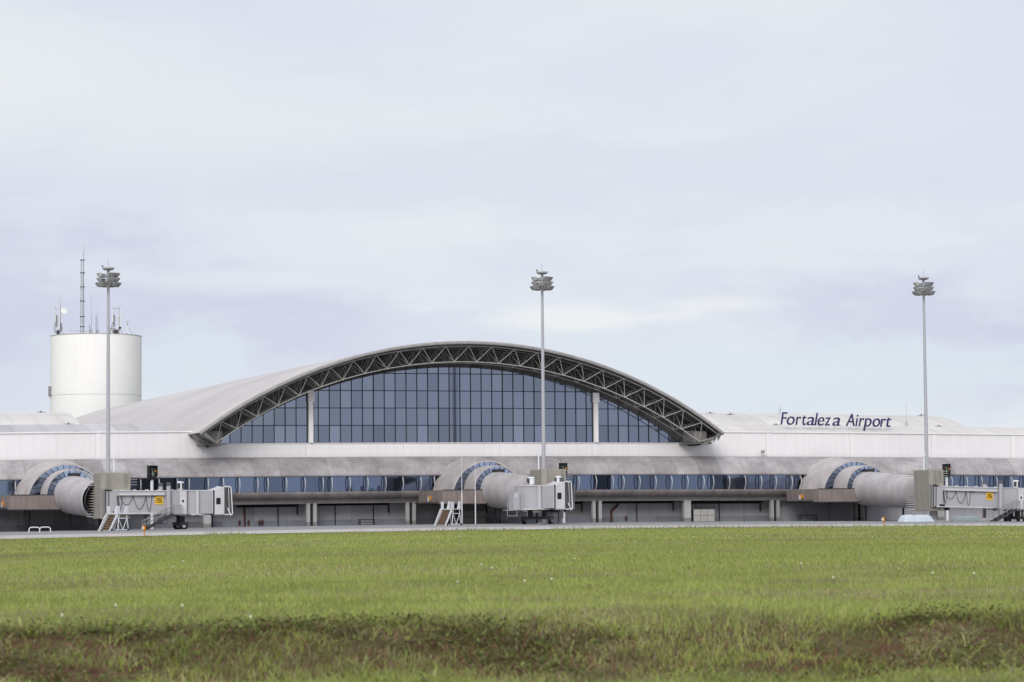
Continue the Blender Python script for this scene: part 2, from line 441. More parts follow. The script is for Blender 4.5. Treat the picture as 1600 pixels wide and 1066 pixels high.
b = W()
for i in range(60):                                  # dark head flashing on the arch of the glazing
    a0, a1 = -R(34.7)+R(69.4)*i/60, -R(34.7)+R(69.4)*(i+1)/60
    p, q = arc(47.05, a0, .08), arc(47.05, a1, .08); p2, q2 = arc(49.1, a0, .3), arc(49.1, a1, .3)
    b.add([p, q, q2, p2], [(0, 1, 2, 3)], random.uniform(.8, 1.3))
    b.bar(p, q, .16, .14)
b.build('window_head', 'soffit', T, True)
for x in (-22.6, 9.62):
    b = W(); b.box(x-.25, x+.25, -.25, .25, 8.94, ztop(x)-1.0, 1.0); b.box(x-.33, x+.33, -.38, .3, ztop(x)-1.0, ztop(x)+.05, .95)
    b.box(x-.32, x+.32, -.3, .3, 13.2 if x < 0 else 13.4, 14.3, .97)
    b.build('hall_column', 'white', T, True)
# --- concourse: upper cladding, window strip, belly
def tn_seg():
    return random.choice([1.0, 1.0, .93, 1.06, .88, 1.1])*random.uniform(.97, 1.03)
upper = [(-.3, 7.44), (-.62, 7.42), (-1.15, 7.27), (-1.75, 6.92), (-2.3, 6.45), (-2.7, 5.98), (-2.93, 5.6), (-3.0, 5.38), (-2.92, 5.36), (-2.1, 5.42)]
b = W(); xs = frange(XL, XR, 2.66)
for xa, xb in zip(xs[:-1], xs[1:]):
    t = tn_seg()
    b.loft([[(x, y, z) for y, z in upper] for x in (xa+.008, xb-.008)][::-1], tone=[t], smooth=True)
b.build('upper_cladding', 'clad', T, True)
b = W()
for xa, xb in zip(xs[:-1], xs[1:]):                  # backing so that the joints read as thin dark lines
    b.loft([[(x, y+.04, z-.03) for y, z in upper[:-2]] for x in (xa, xb)][::-1], smooth=True)
b.build('cladding_backing', 'belly', T, True)
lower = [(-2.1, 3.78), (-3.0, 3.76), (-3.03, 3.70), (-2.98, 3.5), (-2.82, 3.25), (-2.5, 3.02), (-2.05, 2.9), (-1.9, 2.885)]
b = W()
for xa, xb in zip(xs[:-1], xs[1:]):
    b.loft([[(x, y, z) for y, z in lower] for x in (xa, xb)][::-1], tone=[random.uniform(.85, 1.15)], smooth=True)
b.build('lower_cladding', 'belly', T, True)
b = W()
for xa, xb in zip(xs[:-1], xs[1:]): b.box(xa, xb, -1.92, -1.2, 2.56, 2.88, random.uniform(.93, 1.06))
b.build('edge_beam', 'beam', T, True)
b = W()
for xa, xb in zip(xs[:-1], xs[1:]):
    b.box(xa, xb, -1.2, 5.0, 2.62, 2.86); b.box(xa, xb, -2.0, 3.0, 5.45, 5.6)
b.build('floor_slab', 'dark', T, True)
finx = [6.46,8.46,10.4,11.67,13.54,15.43,17.32,19.22,21.13,22.28,24.2,26.13,28.07,29.86,31.81,32.91]
finx += [-29.08,-27.99,-26.02,-24.03,-22.1,-21.13,-19.19,-17.24,-15.28,-13.38,-11.4,-9.9]
finx += [-31.0,-32.7,-34.3,-36.3,-37.5,-39.4,-41.3,-43.2,-45.1,-54.0,-56.0,-57.2,-59.1,-61.0,-63]
finx += [-.1,1.9,3.3,4.7]+[42.2+1.93*i for i in range(14)]
finx = sorted(finx)
for x in finx:
    b = W(); pr = []
    for k in range(9):
        t = k/8.; z = 3.78+1.6*t; y = -2.78-.34*math.sin(math.pi*t); pr.append((y, z))
    b.loft([[(x-.038, y, z), (x+.038, y, z), (x+.038, y+.09, z), (x-.038, y+.09, z)] for y, z in pr], close=True, smooth=False)
    b.build('fin', 'fin', T, True)
gx = [XL]+finx+[XR]
def pane_run(a, c):
    n = max(1, round((c-a)/2.0)); return [a+(c-a)*i/n for i in range(n+1)]
cnt = 0
dark = [(9.4, 10.6), (22.3, 24), (-45.2, -36.4)]
for a, c in zip(gx[:-1], gx[1:]):
    far = (c < -58 or a > 66)
    rr = pane_run(a, c) if not far else frange(a, c, 6)
    for p, q in zip(rr[:-1], rr[1:]):
        b = W(); tn = random.uniform(.8, 1.12)*random.choice([1, 1, 1, 1, .7])
        if any(d0 <= (p+q)/2 <= d1 for d0, d1 in dark): tn *= random.choice([.15, .25, .6])
        b.add([(p+.03, -2.2, 3.8), (q-.03, -2.2, 3.8), (q-.03, -2.2, 5.42), (p+.03, -2.2, 5.42)], [(0, 1, 2, 3)], (tn, tn, tn))
        b.build('window', 'pane', T, True); cnt += 1
b = W()
for xa, xb in zip(xs[:-1], xs[1:]): b.box(xa, xb, -2.16, -2.0, 3.7, 5.46)
for x in finx: b.box(x-.04, x+.04, -2.24, -2.16, 3.78, 5.42)
b.build('window_backing', 'frame', T, True)
# --- ground floor
b = W()
gxs = frange(XL, 31.0, 3.56)
for xa, xb in zip(gxs[:-1], gxs[1:]): b.box(xa+.01, xb-.01, .6, .9, .85, 2.62, random.uniform(.85, 1.15))
b.build('ground_wall', 'wallg', T, True)
b = W()
for xa, xb in zip(gxs[:-1], gxs[1:]): b.box(xa+.01, xb-.01, .56, .9, -.3, .85, random.uniform(.9, 1.1))
b.build('dado', 'dado', T, True)
b = W()
gxs = frange(31.02, XR, 3.56)
for xa, xb in zip(gxs[:-1], gxs[1:]): b.box(xa+.01, xb-.01, -.4, 1.3, -.3, 2.6, random.uniform(.94, 1.05))
b.build('ground_wall', 'wallr', T, True)
for x, kind in ((-87.5, 2), (-77, 1), (-66.5, 2), (-56.5, 1), (-45.3, 2), (-34.1, 1), (-23.05, 2), (-12.2, 2), (-1.7, 1), (8.95, 2), (19.65, 1), (30.2, 2), (40.6, 2), (51, 1), (61.5, 2)):
    b = W()
    if kind == 1:
        b.box(x-.45, x+.35, -1.95, -1.35, .65, 2.6); b.box(x-.45, x+.35, -1.95, -1.35, -.3, .65, .55)
    else:
        for s_ in (-1, 1):
            b.box(x+s_*.36-.18, x+s_*.36+.18, -1.95, -1.5, .65, 2.6, .95); b.box(x+s_*.36-.18, x+s_*.36+.18, -1.95, -1.5, -.3, .65, .55)
    b.build('ground_column', 'colm', T, True)
    if kind == 2:
        b = W(); b.tube((x, -1.8, -.2), (x, -1.8, 2.7), .09, 8); b.build('downpipe', 'black', T, True)
for x0, x1, z in ((-30.5, -24, 2.33), (-21.8, -14, 2.40), (10.3, 18.8, 2.36), (20.6, 29.4, 2.3), (4.5, 8, 2.35), (-9, -3, 2.3)):
    b = W()
    b.tube((x0, .2, z), (x1, .2, z), .09, 6); b.tube((x0, -.5, z+.12), (x1, -.5, z+.12), .06, 6)
    x = x0
    while x < x1:
        b.tube((x, .2, z), (x, .2, 2.65), .04, 5); x += 1.7
    b.tube((x1, .2, z), (x1, .2, z-.9), .09, 6)
    b.build('service_pipe', 'black', T, True)
b = W(); b.tube((-29.6, .45, 0), (-29.6, .45, 2.5), .09, 8); b.build('riser_pipe', 'red', T, True)
b = W(); b.path([(11.5, .3, 0), (11.5, .3, 1.45), (11.9, .3, 1.8), (12.3, .3, 2.1), (12.3, .3, 2.6)], .12, 8); b.build('riser_pipe', 'red', T, True)
for x in (-33.0, -26, -19.8, -15.6, 5.4, 14.6, 24.5, -52, -40, -44.5, 34.5, 45.5):
    b = W(); b.tube((x, .5, 0), (x, .5, 2.6), .05, 6); b.build('riser_pipe', 'black', T, True)
for x, y, z in ((-33.7, -.15, 8.55), (29.55, -.15, 7.95)):
    b = W(); b.tube((x, 0, z-.1), (x-.1, -.6, z+.12), .06, 6); b.hexa([(x-.35, -.9, z-.12), (x-.05, -.9, z-.12), (x-.05, -.5, z-.05), (x-.35, -.5, z-.05)], [(x-.3, -.9, z+.1), (x, -.9, z+.1), (x, -.5, z+.2), (x-.3, -.5, z+.2)])
    b.build('wall_lamp', 'lampm', T, True)
# --- the letters on the roof
S = empty('airport_sign', (32.7, 1.6, 10.3+sag(32.7, 1.6)))
tag(S, 'dark blue slanted letters reading Fortaleza Airport standing on the roof', 'sign')
def glyph(chx, size, off=.002):
    cu = bpy.data.curves.new('letter', 'FONT'); cu.body = chx; cu.size = size; cu.shear = .22; cu.extrude = .06
    cu.offset = off
    tmp = bpy.data.objects.new('letter', cu); COL.objects.link(tmp)
    bpy.context.view_layer.update()
    dg = bpy.context.evaluated_depsgraph_get(); me = bpy.data.meshes.new_from_object(tmp.evaluated_get(dg))
    bpy.data.objects.remove(tmp); return me
SZ = 2.02
def text_mesh(chx): return glyph(chx, SZ)
# letter: start (fraction of the board width) read off the sign
TXT = [('F', 0.00, .063), ('o', .056, .070), ('r', .133, .052), ('t', .193, .038), ('a', .233, .068), ('l', .303, .032), ('e', .330, .062),
       ('z', .393, .058), ('a', .464, .070), ('A', .585, .080), ('i', .672, .028), ('r', .702, .052), ('p', .743, .077), ('o', .828, .070), ('r', .897, .054), ('t', .952, .048)]
WID = 14.0
base = 1.10; drop = .0
for chx, fx, wx in TXT:
    me = text_mesh(chx)
    xs_ = [v.co.x for v in me.vertices]; x0, x1 = min(xs_), max(xs_); sc = wx*WID/(x1-x0)
    for v in me.vertices:
        x, y, z = v.co; sh = 0.0
        v.co = ((x-x0)*sc, z, y*1.02)
    ca = me.color_attributes.new('tone', 'FLOAT_COLOR', 'CORNER'); ca.data.foreach_set('color', [1.0]*(4*len(me.loops)))
    me.materials.clear(); me.materials.append(M['blue'])
    o = bpy.data.objects.new('letter', me); COL.objects.link(o); o.parent = S
    o.location = (fx*WID, 0, base-.32-.16*fx+sag(32.7+fx*WID, 1.6)-sag(32.7, 1.6))
b = MB()
for k in range(15):
    x = .2+k*WID/14.3; dz = sag(32.7+x, 1.6)-sag(32.7, 1.6)
    b.tube((x, .08, .1+dz), (x, .08, 1.25+dz), .025, 5); b.tube((x, .9, .4+dz), (x, .08, 1.15+dz), .02, 5)
for k in range(14):
    x = .2+k*WID/14.3; dz = sag(32.7+x, 1.6)-sag(32.7, 1.6); dz2 = sag(32.7+x+1, 1.6)-sag(32.7, 1.6)
    b.tube((x, .09, 1.2+dz), (x+WID/14.3, .09, 1.2+dz2), .025, 5)
b.build('support_frame', 'wp', S)

# ================================================================== GATE WALKWAYS (vaults, tube, platform)
def make_walkway(xc):
    root = empty('gate_walkway', (xc, -3.0, .25+sag(xc, -3)))
    def half(rad, zc, y, zmin, n=36, dr=0.0):
        th = math.acos(min(1, (zmin-zc)/rad)); return [((rad)*math.sin(-th+2*th*i/n), y, zc+rad*math.cos(-th+2*th*i/n)) for i in range(n+1)]
    base = 3.45
    # outer vault, flared where it leaves the concourse
    b = MB(); ys = [.5, -.3, -1.0, -1.9, -2.9, -4.35]; fl = [.55, .42, .26, .12, .03, 0.]
    secs = [half(4.0+f, 2.6+f*-.1, y, base) for y, f in zip(ys, fl)]
    b.loft(secs, smooth=True)
    b.loft([half(4.0, 2.6, -4.35, base), half(3.84, 2.6, -4.36, base), half(3.84, 2.6, -4.2, base)], smooth=False)
    b.build('outer_vault', 'clad_l', root)
    def ring(name, ro, ri, zo, zi, y, nseg):
        b = MB(); fr = MB()
        th0 = math.acos((base-zo)/ro)
        for i in range(nseg):
            a0, a1 = -th0+2*th0*i/nseg, -th0+2*th0*(i+1)/nseg
            tn = random.uniform(.8, 1.15)
            if i < nseg*.14 or i > nseg*.86: tn *= .45
            elif i < nseg*.32: tn *= .75
            P = [(ro*math.sin(a0), y, zo+ro*math.cos(a0)), (ro*math.sin(a1), y, zo+ro*math.cos(a1)),
                 (ri*math.sin(a1), y, zi+ri*math.cos(a1)), (ri*math.sin(a0), y, zi+ri*math.cos(a0))]
            b.add(P, [(0, 3, 2, 1)], (tn, tn, tn)); fr.bar((P[0][0], y-.02, P[0][2]), (P[3][0], y-.02, P[3][2]), .045, .06)
        o = b.build(name, 'pane3', root); fr.build('glazing_bar', 'frame', o)
    ring('glass_ring', 3.9, 2.5, 2.6, 3.3, -4.22, 15)
    b = MB()
    b.loft([half(2.62, 3.42, y, base, 30) for y in (-4.1, -5.2, -6.3, -7.3)], smooth=True)
    b.loft([half(2.62, 3.42, -7.3, base, 30), half(2.48, 3.42, -7.31, base, 30), half(2.48, 3.42, -7.15, base, 30)], smooth=False)
    b.build('inner_vault', 'clad_l', root)
    ring('glass_ring', 2.52, 1.7, 3.42, 3.42, -7.18, 13)
    # sloping tube
    b = MB(); secs = []; tn = []
    N = 15
    for i in range(N+1):
        t = i/N; y = -6.9-13.9*t; zc = 3.5-.62*t; rr = 1.88-.19*t
        secs.append([(rr*math.sin(2*math.pi*k/40)+.05, y, zc+rr*math.cos(2*math.pi*k/40)) for k in range(40)])
        tn.append(random.uniform(.92, 1.05))
    b.loft(secs, close=True, smooth=True, tone=tn)
    b.build('tube', 'tube', root)
    b = MB()
    for i in range(1, N):
        t = i/N; y = -6.9-13.9*t; zc = 3.5-.62*t; rr = 1.888-.19*t
        b.loft([[(rr*math.sin(2*math.pi*k/40)+.05, yy, zc+rr*math.cos(2*math.pi*k/40)) for k in range(40)] for yy in (y-.012, y+.012)], close=True, smooth=True)
    b.build('seam', 'clad', root)
    b = MB()
    t = 1; zc = 2.88; rr = 1.55
    b.loft([[(r_*math.sin(2*math.pi*k/32)+.05, y, zc+r_*math.cos(2*math.pi*k/32)) for k in range(32)] for y, r_ in ((-20.5, .1), (-20.5, rr), (-21.6, rr))], close=True)
    b.build('dark_collar', 'dark', root)
    # dark vent box on top
    b = MB(); b.box(-.35, .65, -7.8, -7.3, 5.2, 5.6, .8)
    for k in range(5): b.tube((-.3+.2*k, -7.85, 5.15), (-.25+.2*k, -7.8, 5.68), .03, 5)
    b.build('vent_box', 'dark', root)
    # platform
    b = MB(); x0, x1, y0, y1 = -6.15, 6.15, .1, -7.8
    b.box(x0, x1, y1, y0, 2.08, 3.48)
    b.build('platform', 'brown', root)
    b = MB(); b.box(x0-.12, x1+.1, y1-.05, y0, 2.0, 2.1); b.box(x0-.5, x0-.1, y1+1.2, y0, 2.14, 2.24); b.box(x0-.02, x1+.02, y1-.03, y1+.1, 3.46, 3.54)
    b.build('platform_edge', 'dark', root)
    b = MB(); b.box(x0-.12, x0-.01, -3.6, -3.2, 2.35, 2.85); b.build('alarm_panel', 'wp', root)
    b = MB(); b.box(x0-.13, x0-.01, -4.1, -3.65, 2.5, 2.9); b.build('alarm_light', 'orange', root)
    for px in (-4.6, -.2, 4.4):
        b = MB(); b.tube((px, y1+.6, -.1), (px, y1+.6, 2.05), .12, 8); b.build('prop', 'black', root)
    return root
w0 = make_walkway(-5.5)
tag(w0, 'ribbed grey gate tube with double vaults behind the centre jet bridge', 'walkway', 'gate walkways joining the concourse')
for xc, lab in ((-49.65, 'grey gate tube with double vaults at the left, nearest the water tank'), (37.3, 'long grey gate tube with double vaults below the roof letters')):
    w = copy_tree(w0); w.location = (xc, -3, .25+sag(xc, -3)); w['label'] = lab

# ================================================================== JET BRIDGES
def rot_pt(p, a, o): 
    return (o[0]+p[0]*math.cos(a)-p[1]*math.sin(a), o[1]+p[0]*math.sin(a)+p[1]*math.cos(a), p[2])
def make_bridge(xt, label, arm_o, arm_a, L1, L2, num=True, stairs=True, cabrot=0.0, slope=0.0, hx=1.75, apx=.8):
    g = ground(xt, -26)
    root = empty('jet_bridge', (xt, -26, g)); tag(root, label, 'jet bridge', 'jet bridges on the apron')
    # housing: block closing the tube, with stacked blades (root-local coordinates)
    x0, x1, y0, y1, z0, z1 = -1.05, hx, -1.5, 1.7, 1.1, 5.32
    b = MB(); b.box(x0, x1, y0, y1, z0, z1); 
    b.box(x0-.03, x0+.0, y0+.1, y1-.8, z0+.05, z1-.05, .93)
    b.box(x0+.55, x0+.62, y0-.03, y0, z0+.05, z1-.05, .8)
    hs = b.build('housing', 'beige', root)
    b = MB(); b2 = MB(); b4 = {0: MB(), 1: MB()}
    for k in range(17):
        z = z0+.2+k*(z1-z0-.35)/16
        b.hexa([(x0-.02, y1-.1, z-.05), (x0+.2, y1-.1, z-.05), (x0+.2, y1-.1, z+.05), (x0-.02, y1-.1, z+.05)],
               [(x0-.5, y1+.85, z-.02), (x0-.2, y1+.9, z-.02), (x0-.2, y1+.9, z+.025), (x0-.5, y1+.85, z+.025)], 1.15)
        b.tube((x0-.0, y0+.35, z), (x0-.32, y0+.30, z+.02), .04, 5, r2=.015)
        b2.tube((x0+.7, y0, z), (x0+.72, y0-.35, z+.02), .045, 5, r2=.02)
        b.box(x0-.042, x0, y0+.05, y1-.1, z-.07, z-.05, .75)
        b3 = b4[int(k > 8)]
        if k > 11 or k < 3:
            b3.hexa([(x1-.25, y0+.6, z-.05), (x1, y0+.6, z-.05), (x1, y0+.6, z+.05), (x1-.25, y0+.6, z+.05)][::-1],
                   [(x1+.6, y0+.4, z-.01), (x1+.7, y0+.4, z-.01), (x1+.7, y0+.4, z+.015), (x1+.6, y0+.4, z+.015)][::-1])
            b3.tube((x1-.5, y0, z), (x1-.45, y0-.35, z), .05, 5, r2=.03)
            b3.tube((x1-.02, y0+.4, z), (x1+.75, y0+.35, z), .04, 5, r2=.015)
    b.build('side_blade', 'blade', hs); b2.build('front_pin', 'blade', hs); b4[0].build('corner_blade', 'blade', hs); b4[1].build('corner_blade', 'blade', hs)
    b = MB(); b.tube((apx, y1-.3, z1), (apx, y1-.3, z1+1.45), .075, 6); b.tube((apx, y1-.3, z1+1.45), (apx+.12, y1-.3, z1+1.6), .1, 6); b.build('antenna_post', 'wp', root)
    b = MB(); b.tube((.4, .3, -.1), (.4, .3, z0), .42, 16); b.box(-.5, 1.3, -.6, 1.2, -.1, .12); b.build('support_column', 'grey', root)
    # arm frame: x runs along the arm, y- is its outer side
    A = Matrix.Translation(Vector((arm_o[0]-xt, arm_o[1]+26, 0))) @ Matrix.Rotation(arm_a, 4, 'Z') @ Matrix.Rotation(slope, 4, 'Y')
    hw = 1.3
    b = MB(A)
    b.box(.55, L1, -hw, hw, 1.52, 3.6)
    b.box(.2, .5, -hw+.03, hw-.08, 1.55, 3.62, .9)
    b.box(.0, .12, -hw-.05, hw+.05, 1.45, 3.8, .55)
    tn = b.build('tunnel', 'grey', root)
    b = MB(A)
    b.box(.22, .25, -hw-.02, hw, 1.5, 3.8); b.box(.48, .53, -hw-.02, hw, 1.5, 3.8); b.box(.1, .9, -hw-.03, hw, 3.66, 3.72)
    b.box(.5, 2.4, -.7, .7, 1.2, 1.5, 1.5); b.box(.9, 1.5, -hw-.06, -hw, 1.6, 1.8)
    b.build('door_seal', 'black', tn)
    b = MB(A); b.box(1.4, L1-.6, -hw-.28, -hw-.003, 3.22, 3.42); b.box(.8, L1+.2, -hw-.06, hw+.06, 3.603, 3.68)
    x = 1.6
    while x < L1: b.box(x, x+.3, -hw-.02, -hw+.2, 3.68, 3.76); x += 1.15
    b.box(.55, L1-1, -hw-.05, -hw-.003, 1.5, 1.62); b.build('cable_tray', 'greyl', tn)
    b = MB(A)
    cx = [1.5, 1.8, 3.0, 3.25, 4.1, 4.3, 4.75]; 
    if num:
        for a_, c_, dp in ((1.25, 1.35, 1.25), (1.35, 1.5, 1.35), (1.5, 2.75, .85), (2.75, 3.95, 1.25), (3.95, 4.5, 1.45), (1.3, 1.75, 1.3), (4.5, 5.0, .1)):
            pts = []
            for k in range(11):
                t = k/10; pts.append((a_+(c_-a_)*t, -hw-.08, 3.2-dp*math.sin(math.pi*t)**.8 if c_-a_ > .3 else 3.2-dp*t))
            b.path(pts, .022, 5)
        b.build('hanging_cable', 'dark', tn)
        sx = L1*.84-.45
        b = MB(A); b.box(sx, sx+.74, -hw-.05, -hw-.003, 2.38, 3.12); sg = b.build('number_sign', 'yellow', tn)
        b = MB(A); yy0, yy1 = -hw-.07, -hw-.052; zb_, zt_, w_ = 2.53, 2.97, .15
        for k, segs in enumerate(('abged', 'abcdef', 'afgcde')):
            xd = sx+.09+k*.205; zm = (zb_+zt_)/2; t_ = .045
            SG = {'a': (xd, xd+w_, zt_-t_, zt_), 'd': (xd, xd+w_, zb_, zb_+t_), 'g': (xd, xd+w_, zm-t_/2, zm+t_/2), 'f': (xd, xd+t_, zm, zt_), 'e': (xd, xd+t_, zb_, zm),
                  'b': (xd+w_-t_, xd+w_, zm, zt_), 'c': (xd+w_-t_, xd+w_, zb_, zm)}
            for n_, q in enumerate(segs): x_a, x_b, z_a, z_b = SG[q]; b.box(x_a, x_b, yy0-.001*n_, yy1, z_a, z_b)
        b.build('number', 'black', sg)
    # outer (second) tunnel
    b = MB(A); b.box(L1+.02, L2, -hw-.1, hw+.1, 1.42, 3.62, 1.02); t2 = b.build('outer_tunnel', 'grey', root)
    b = MB(A); b.box(L1-.1, L2+.1, -hw-.16, hw+.16, 3.623, 3.70); b.box(L2-.75, L2-.1, -hw-.34, -hw-.104, 1.3, 3.6); b.box(L2-.7, L2-.2, -hw-.36, -hw-.345, 2.1, 3.0, 1.15)
    b.box(L1+.1, L1+.16, -hw-.13, -hw-.103, 1.45, 3.6, .8); b.build('service_box', 'greyl', t2)
    b = MB(A); b.box(L2-.52, L2-.36, -hw-.38, -hw-.362, 2.55, 2.8); b.build('control_window', 'black', t2)
    def lantern(x, y, z):
        b = MB(A); b.tube((x, y, z), (x, y, z+.12), .2, 10); b.tube((x, y, z+.12), (x, y, z+.66), .29, 12); b.tube((x, y, z+.66), (x, y, z+.72), .33, 12); b.tube((x, y, z+.72), (x, y, z+.80), .33, 12, r2=.2)
        o = b.build('roof_unit', 'wp', root)
        b = MB(A)
        for k in (-1, 1): b.box(x+k*.19-.11, x+k*.19+.09, y-.32, y-.1, z+.16, z+.62)
        b.build('grille', 'dark', o)
    lantern(L2-.45, -.6, 3.7); lantern(1.9, .3, 3.85)
    # lift columns with wheels
    for i, (lx, ly) in enumerate(((L1-.25, -hw-.36), (L1-.25, hw+.36))):
        b = MB(A); b.tube((lx, ly, 1.5), (lx, ly, 4.05), .2, 14); b.tube((lx, ly, 4.05), (lx, ly, 4.4), .2, 14, tone=.25); b.box(lx-.14, lx+.14, ly-.14, ly+.14, .55, 1.55, .9)
        b.build('lift_column', 'grey', root)
    b = MB(A); b.box(L2-.7, L2+.1, -hw-.2, hw+.2, .45, .75)
    b.box(L2-.5, L2-.1, -.9, -.5, .5, 1.45); b.box(L2-.5, L2-.1, .5, .9, .5, 1.45); b.box(L1+.2, L2+1.2, -.6, .6, 1.28, 1.42)
    b.build('undercarriage', 'dark', root)
    for ly in (-1.3, 1.3):
        b = MB(A); b.tube((L2-.3, ly-.15, .38), (L2-.3, ly+.15, .38), .38, 18); w_ = b.build('wheel', 'black', root)
        b = MB(A); b.tube((L2-.3, ly-.17, .38), (L2-.3, ly+.17, .38), .16, 12); b.build('rim', 'greyl', w_)
    # cabin: rounded drum + end frame + bellows
    C = A @ Matrix.Translation(Vector((L2+.9, 0, 0))) @ Matrix.Rotation(cabrot, 4, 'Z')
    b = MB(C)
    b.tube((0, 0, 1.5), (0, 0, 3.58), 1.5, 28)
    cb = b.build('cabin', 'grey', root)
    b = MB(C); b.tube((0, 0, 3.585), (0, 0, 3.68), 1.58, 28); b.tube((0, 0, 1.36), (0, 0, 1.495), 1.56, 28); b.box(.1, 1.75, -1.5, 1.5, 3.59, 3.69)
    b.box(-.1, .15, -1.62, -1.3, 1.42, 3.6)
    b.build('cabin_rim', 'greyl', cb)
    b = MB(C); b.box(.3, 1.6, -1.55, 1.45, 1.5, 3.58, .95)
    b.box(1.42, 1.5, -1.62, -1.56, 1.5, 3.6, 1.3)
    b.build('vestibule', 'grey', cb)
    b = MB(C)
    b.box(1.52, 1.6, -1.6, 1.6, 1.45, 3.7)
    b.build('vestibule_seal', 'black', cb)
    b = MB(C)
    for ys_ in (-1, 1):
        y = ys_*1.62
        q = [(1.64, y, 1.42), (2.55, y, 1.42), (2.55, y, 3.98), (1.64, y, 3.66)]; q2 = [(p[0], y+ys_*.08, p[2]) for p in q]
        b.hexa(q, q2) if ys_ > 0 else b.hexa(q[::-1], q2[::-1])
    b.hexa([(1.64, -1.62, 3.6), (2.55, -1.62, 3.90), (2.55, 1.62, 3.90), (1.64, 1.62, 3.6)], [(1.64, -1.62, 3.68), (2.55, -1.62, 3.98), (2.55, 1.62, 3.98), (1.64, 1.62, 3.68)])
    b.box(1.64, 2.65, -1.6, 1.6, 1.36, 1.46)
    cf = b.build('cabin_hood', 'greyl', root)
    b = MB(C); b.box(1.78, 2.2, -1.715, -1.703, 2.35, 2.95); b.build('side_window', 'black', cf)
    b = MB(C)
    for k in range(6):
        x = 2.57+k*.11; zz = 3.95-.02*k
        for (xa, xb, rr_) in ((x, x+.055, 0.0), (x+.055, x+.11, -.07)):
            b.box(xa, xb, -1.64-rr_*0-.0+(-rr_), -1.46, 1.5, zz, 1.0 if rr_ == 0 else .5); b.box(xa, xb, 1.46, 1.64+rr_, 1.5, zz, 1.0 if rr_ == 0 else .5); b.box(xa, xb, -1.46, 1.46, zz-.15, zz+rr_, .8)
    bl = b.build('bellows', 'bellow', root)
    b = MB(C)
    for y in (-1.68, 1.68):
        b.path([(2.58, y, 4.02), (3.12, y, 3.98), (3.2, y, 3.85), (3.34, y, 1.45), (2.65, y, 1.38)], .05, 6); b.tube((2.85, y-.05, 2.0), (3.15, y-.1, 1.3), .05, 6)
        b.tube((2.95, y, 4.0), (3.05, y, 1.45), .025, 5)
    b.tube((3.15, -1.68, 3.96), (3.15, 1.68, 3.96), .05, 6); b.tube((3.34, -1.68, 1.45), (3.34, 1.68, 1.45), .05, 6)
    b.build('bellows_frame', 'wp', bl)
    if not num:
        b = MB(C); b.box(-2.35, -1.75, -1.0, .4, 1.35, 3.05); b.box(-1.8, -1.3, -.7, .4, 1.35, 3.55, .95); b.box(-2.25, -1.95, -1.02, -1.003, 2.5, 2.9, 1.3)
        b.build('service_box', 'grey', root)
        b = MB(C @ Matrix.Translation(Vector((.45, 0, 0)))); b.box(-3.4, -2.36, -.9, .3, 1.3, 1.38)
        for xx in (-3.4, -2.45): b.tube((xx, -.9, 1.3), (xx, -.9, 2.2), .03, 5); b.tube((xx, -.9, 1.3), (xx, -.9, .8), .03, 5)
        b.tube((-3.4, -.9, 1.75), (-2.45, -.9, 1.75), .03, 5); b.tube((-3.4, -.9, .8), (-2.45, -.9, .8), .03, 5); b.build('landing', 'steel', root)
    if stairs:
        b = MB(A)
        top = Vector((L2-1.5, -hw-.9, 1.45)); bot = Vector((L2-4.3, -hw-.9, .02))
        for dy in (-.4, .4):
            b.bar(top+Vector((0, dy, 0)), bot+Vector((0, dy, 0)), .09, .22)
        for k in range(10):
            p = bot.lerp(top, (k+.5)/10); b.box(p.x-.14, p.x+.14, p.y-.38, p.y+.38, p.z, p.z+.05, 1.5)
        b.box(top.x-.1, L2+.1, top.y-.45, top.y+.5, 1.38, 1.46, 2.0)
        st = b.build('access_stairs', 'dark', root)
        b = MB(A)
        for dy in (-.42, .42):
            for h in (.45, .85): b.tube(bot+Vector((0, dy, h)), top+Vector((0, dy, h)), .03, 5)
            for k in range(6):
                p = bot.lerp(top, k/5); b.tube(p+Vector((0, dy, 0)), p+Vector((0, dy, .85)), .025, 5)
            b.tube(top+Vector((0, dy, .85)), top+Vector((.8, dy, .85)), .03, 5); b.tube(top+Vector((.8, dy, 0)), top+Vector((.8, dy, .85)), .03, 5)
        b.build('handrail', 'lampm', st)
    return root
make_bridge(-49.3, 'jet bridge with yellow number sign beside white steps, at the left', (-50.15, -26.6), 0.0, 6.25, 7.8)
make_bridge(-6.05, 'jet bridge folded towards the grass at the centre, without number sign', (-4.7, -26.6), R(-128), 5.6, 8.2, num=False, stairs=False, cabrot=R(128), hx=1.5, apx=-.25)
make_bridge(36.45, 'jet bridge with yellow number sign at the right, beside pale tarpaulins', (35.4, -26.6), 0.0, 8.1, 10.7, slope=R(1.6), hx=.65, apx=.0)

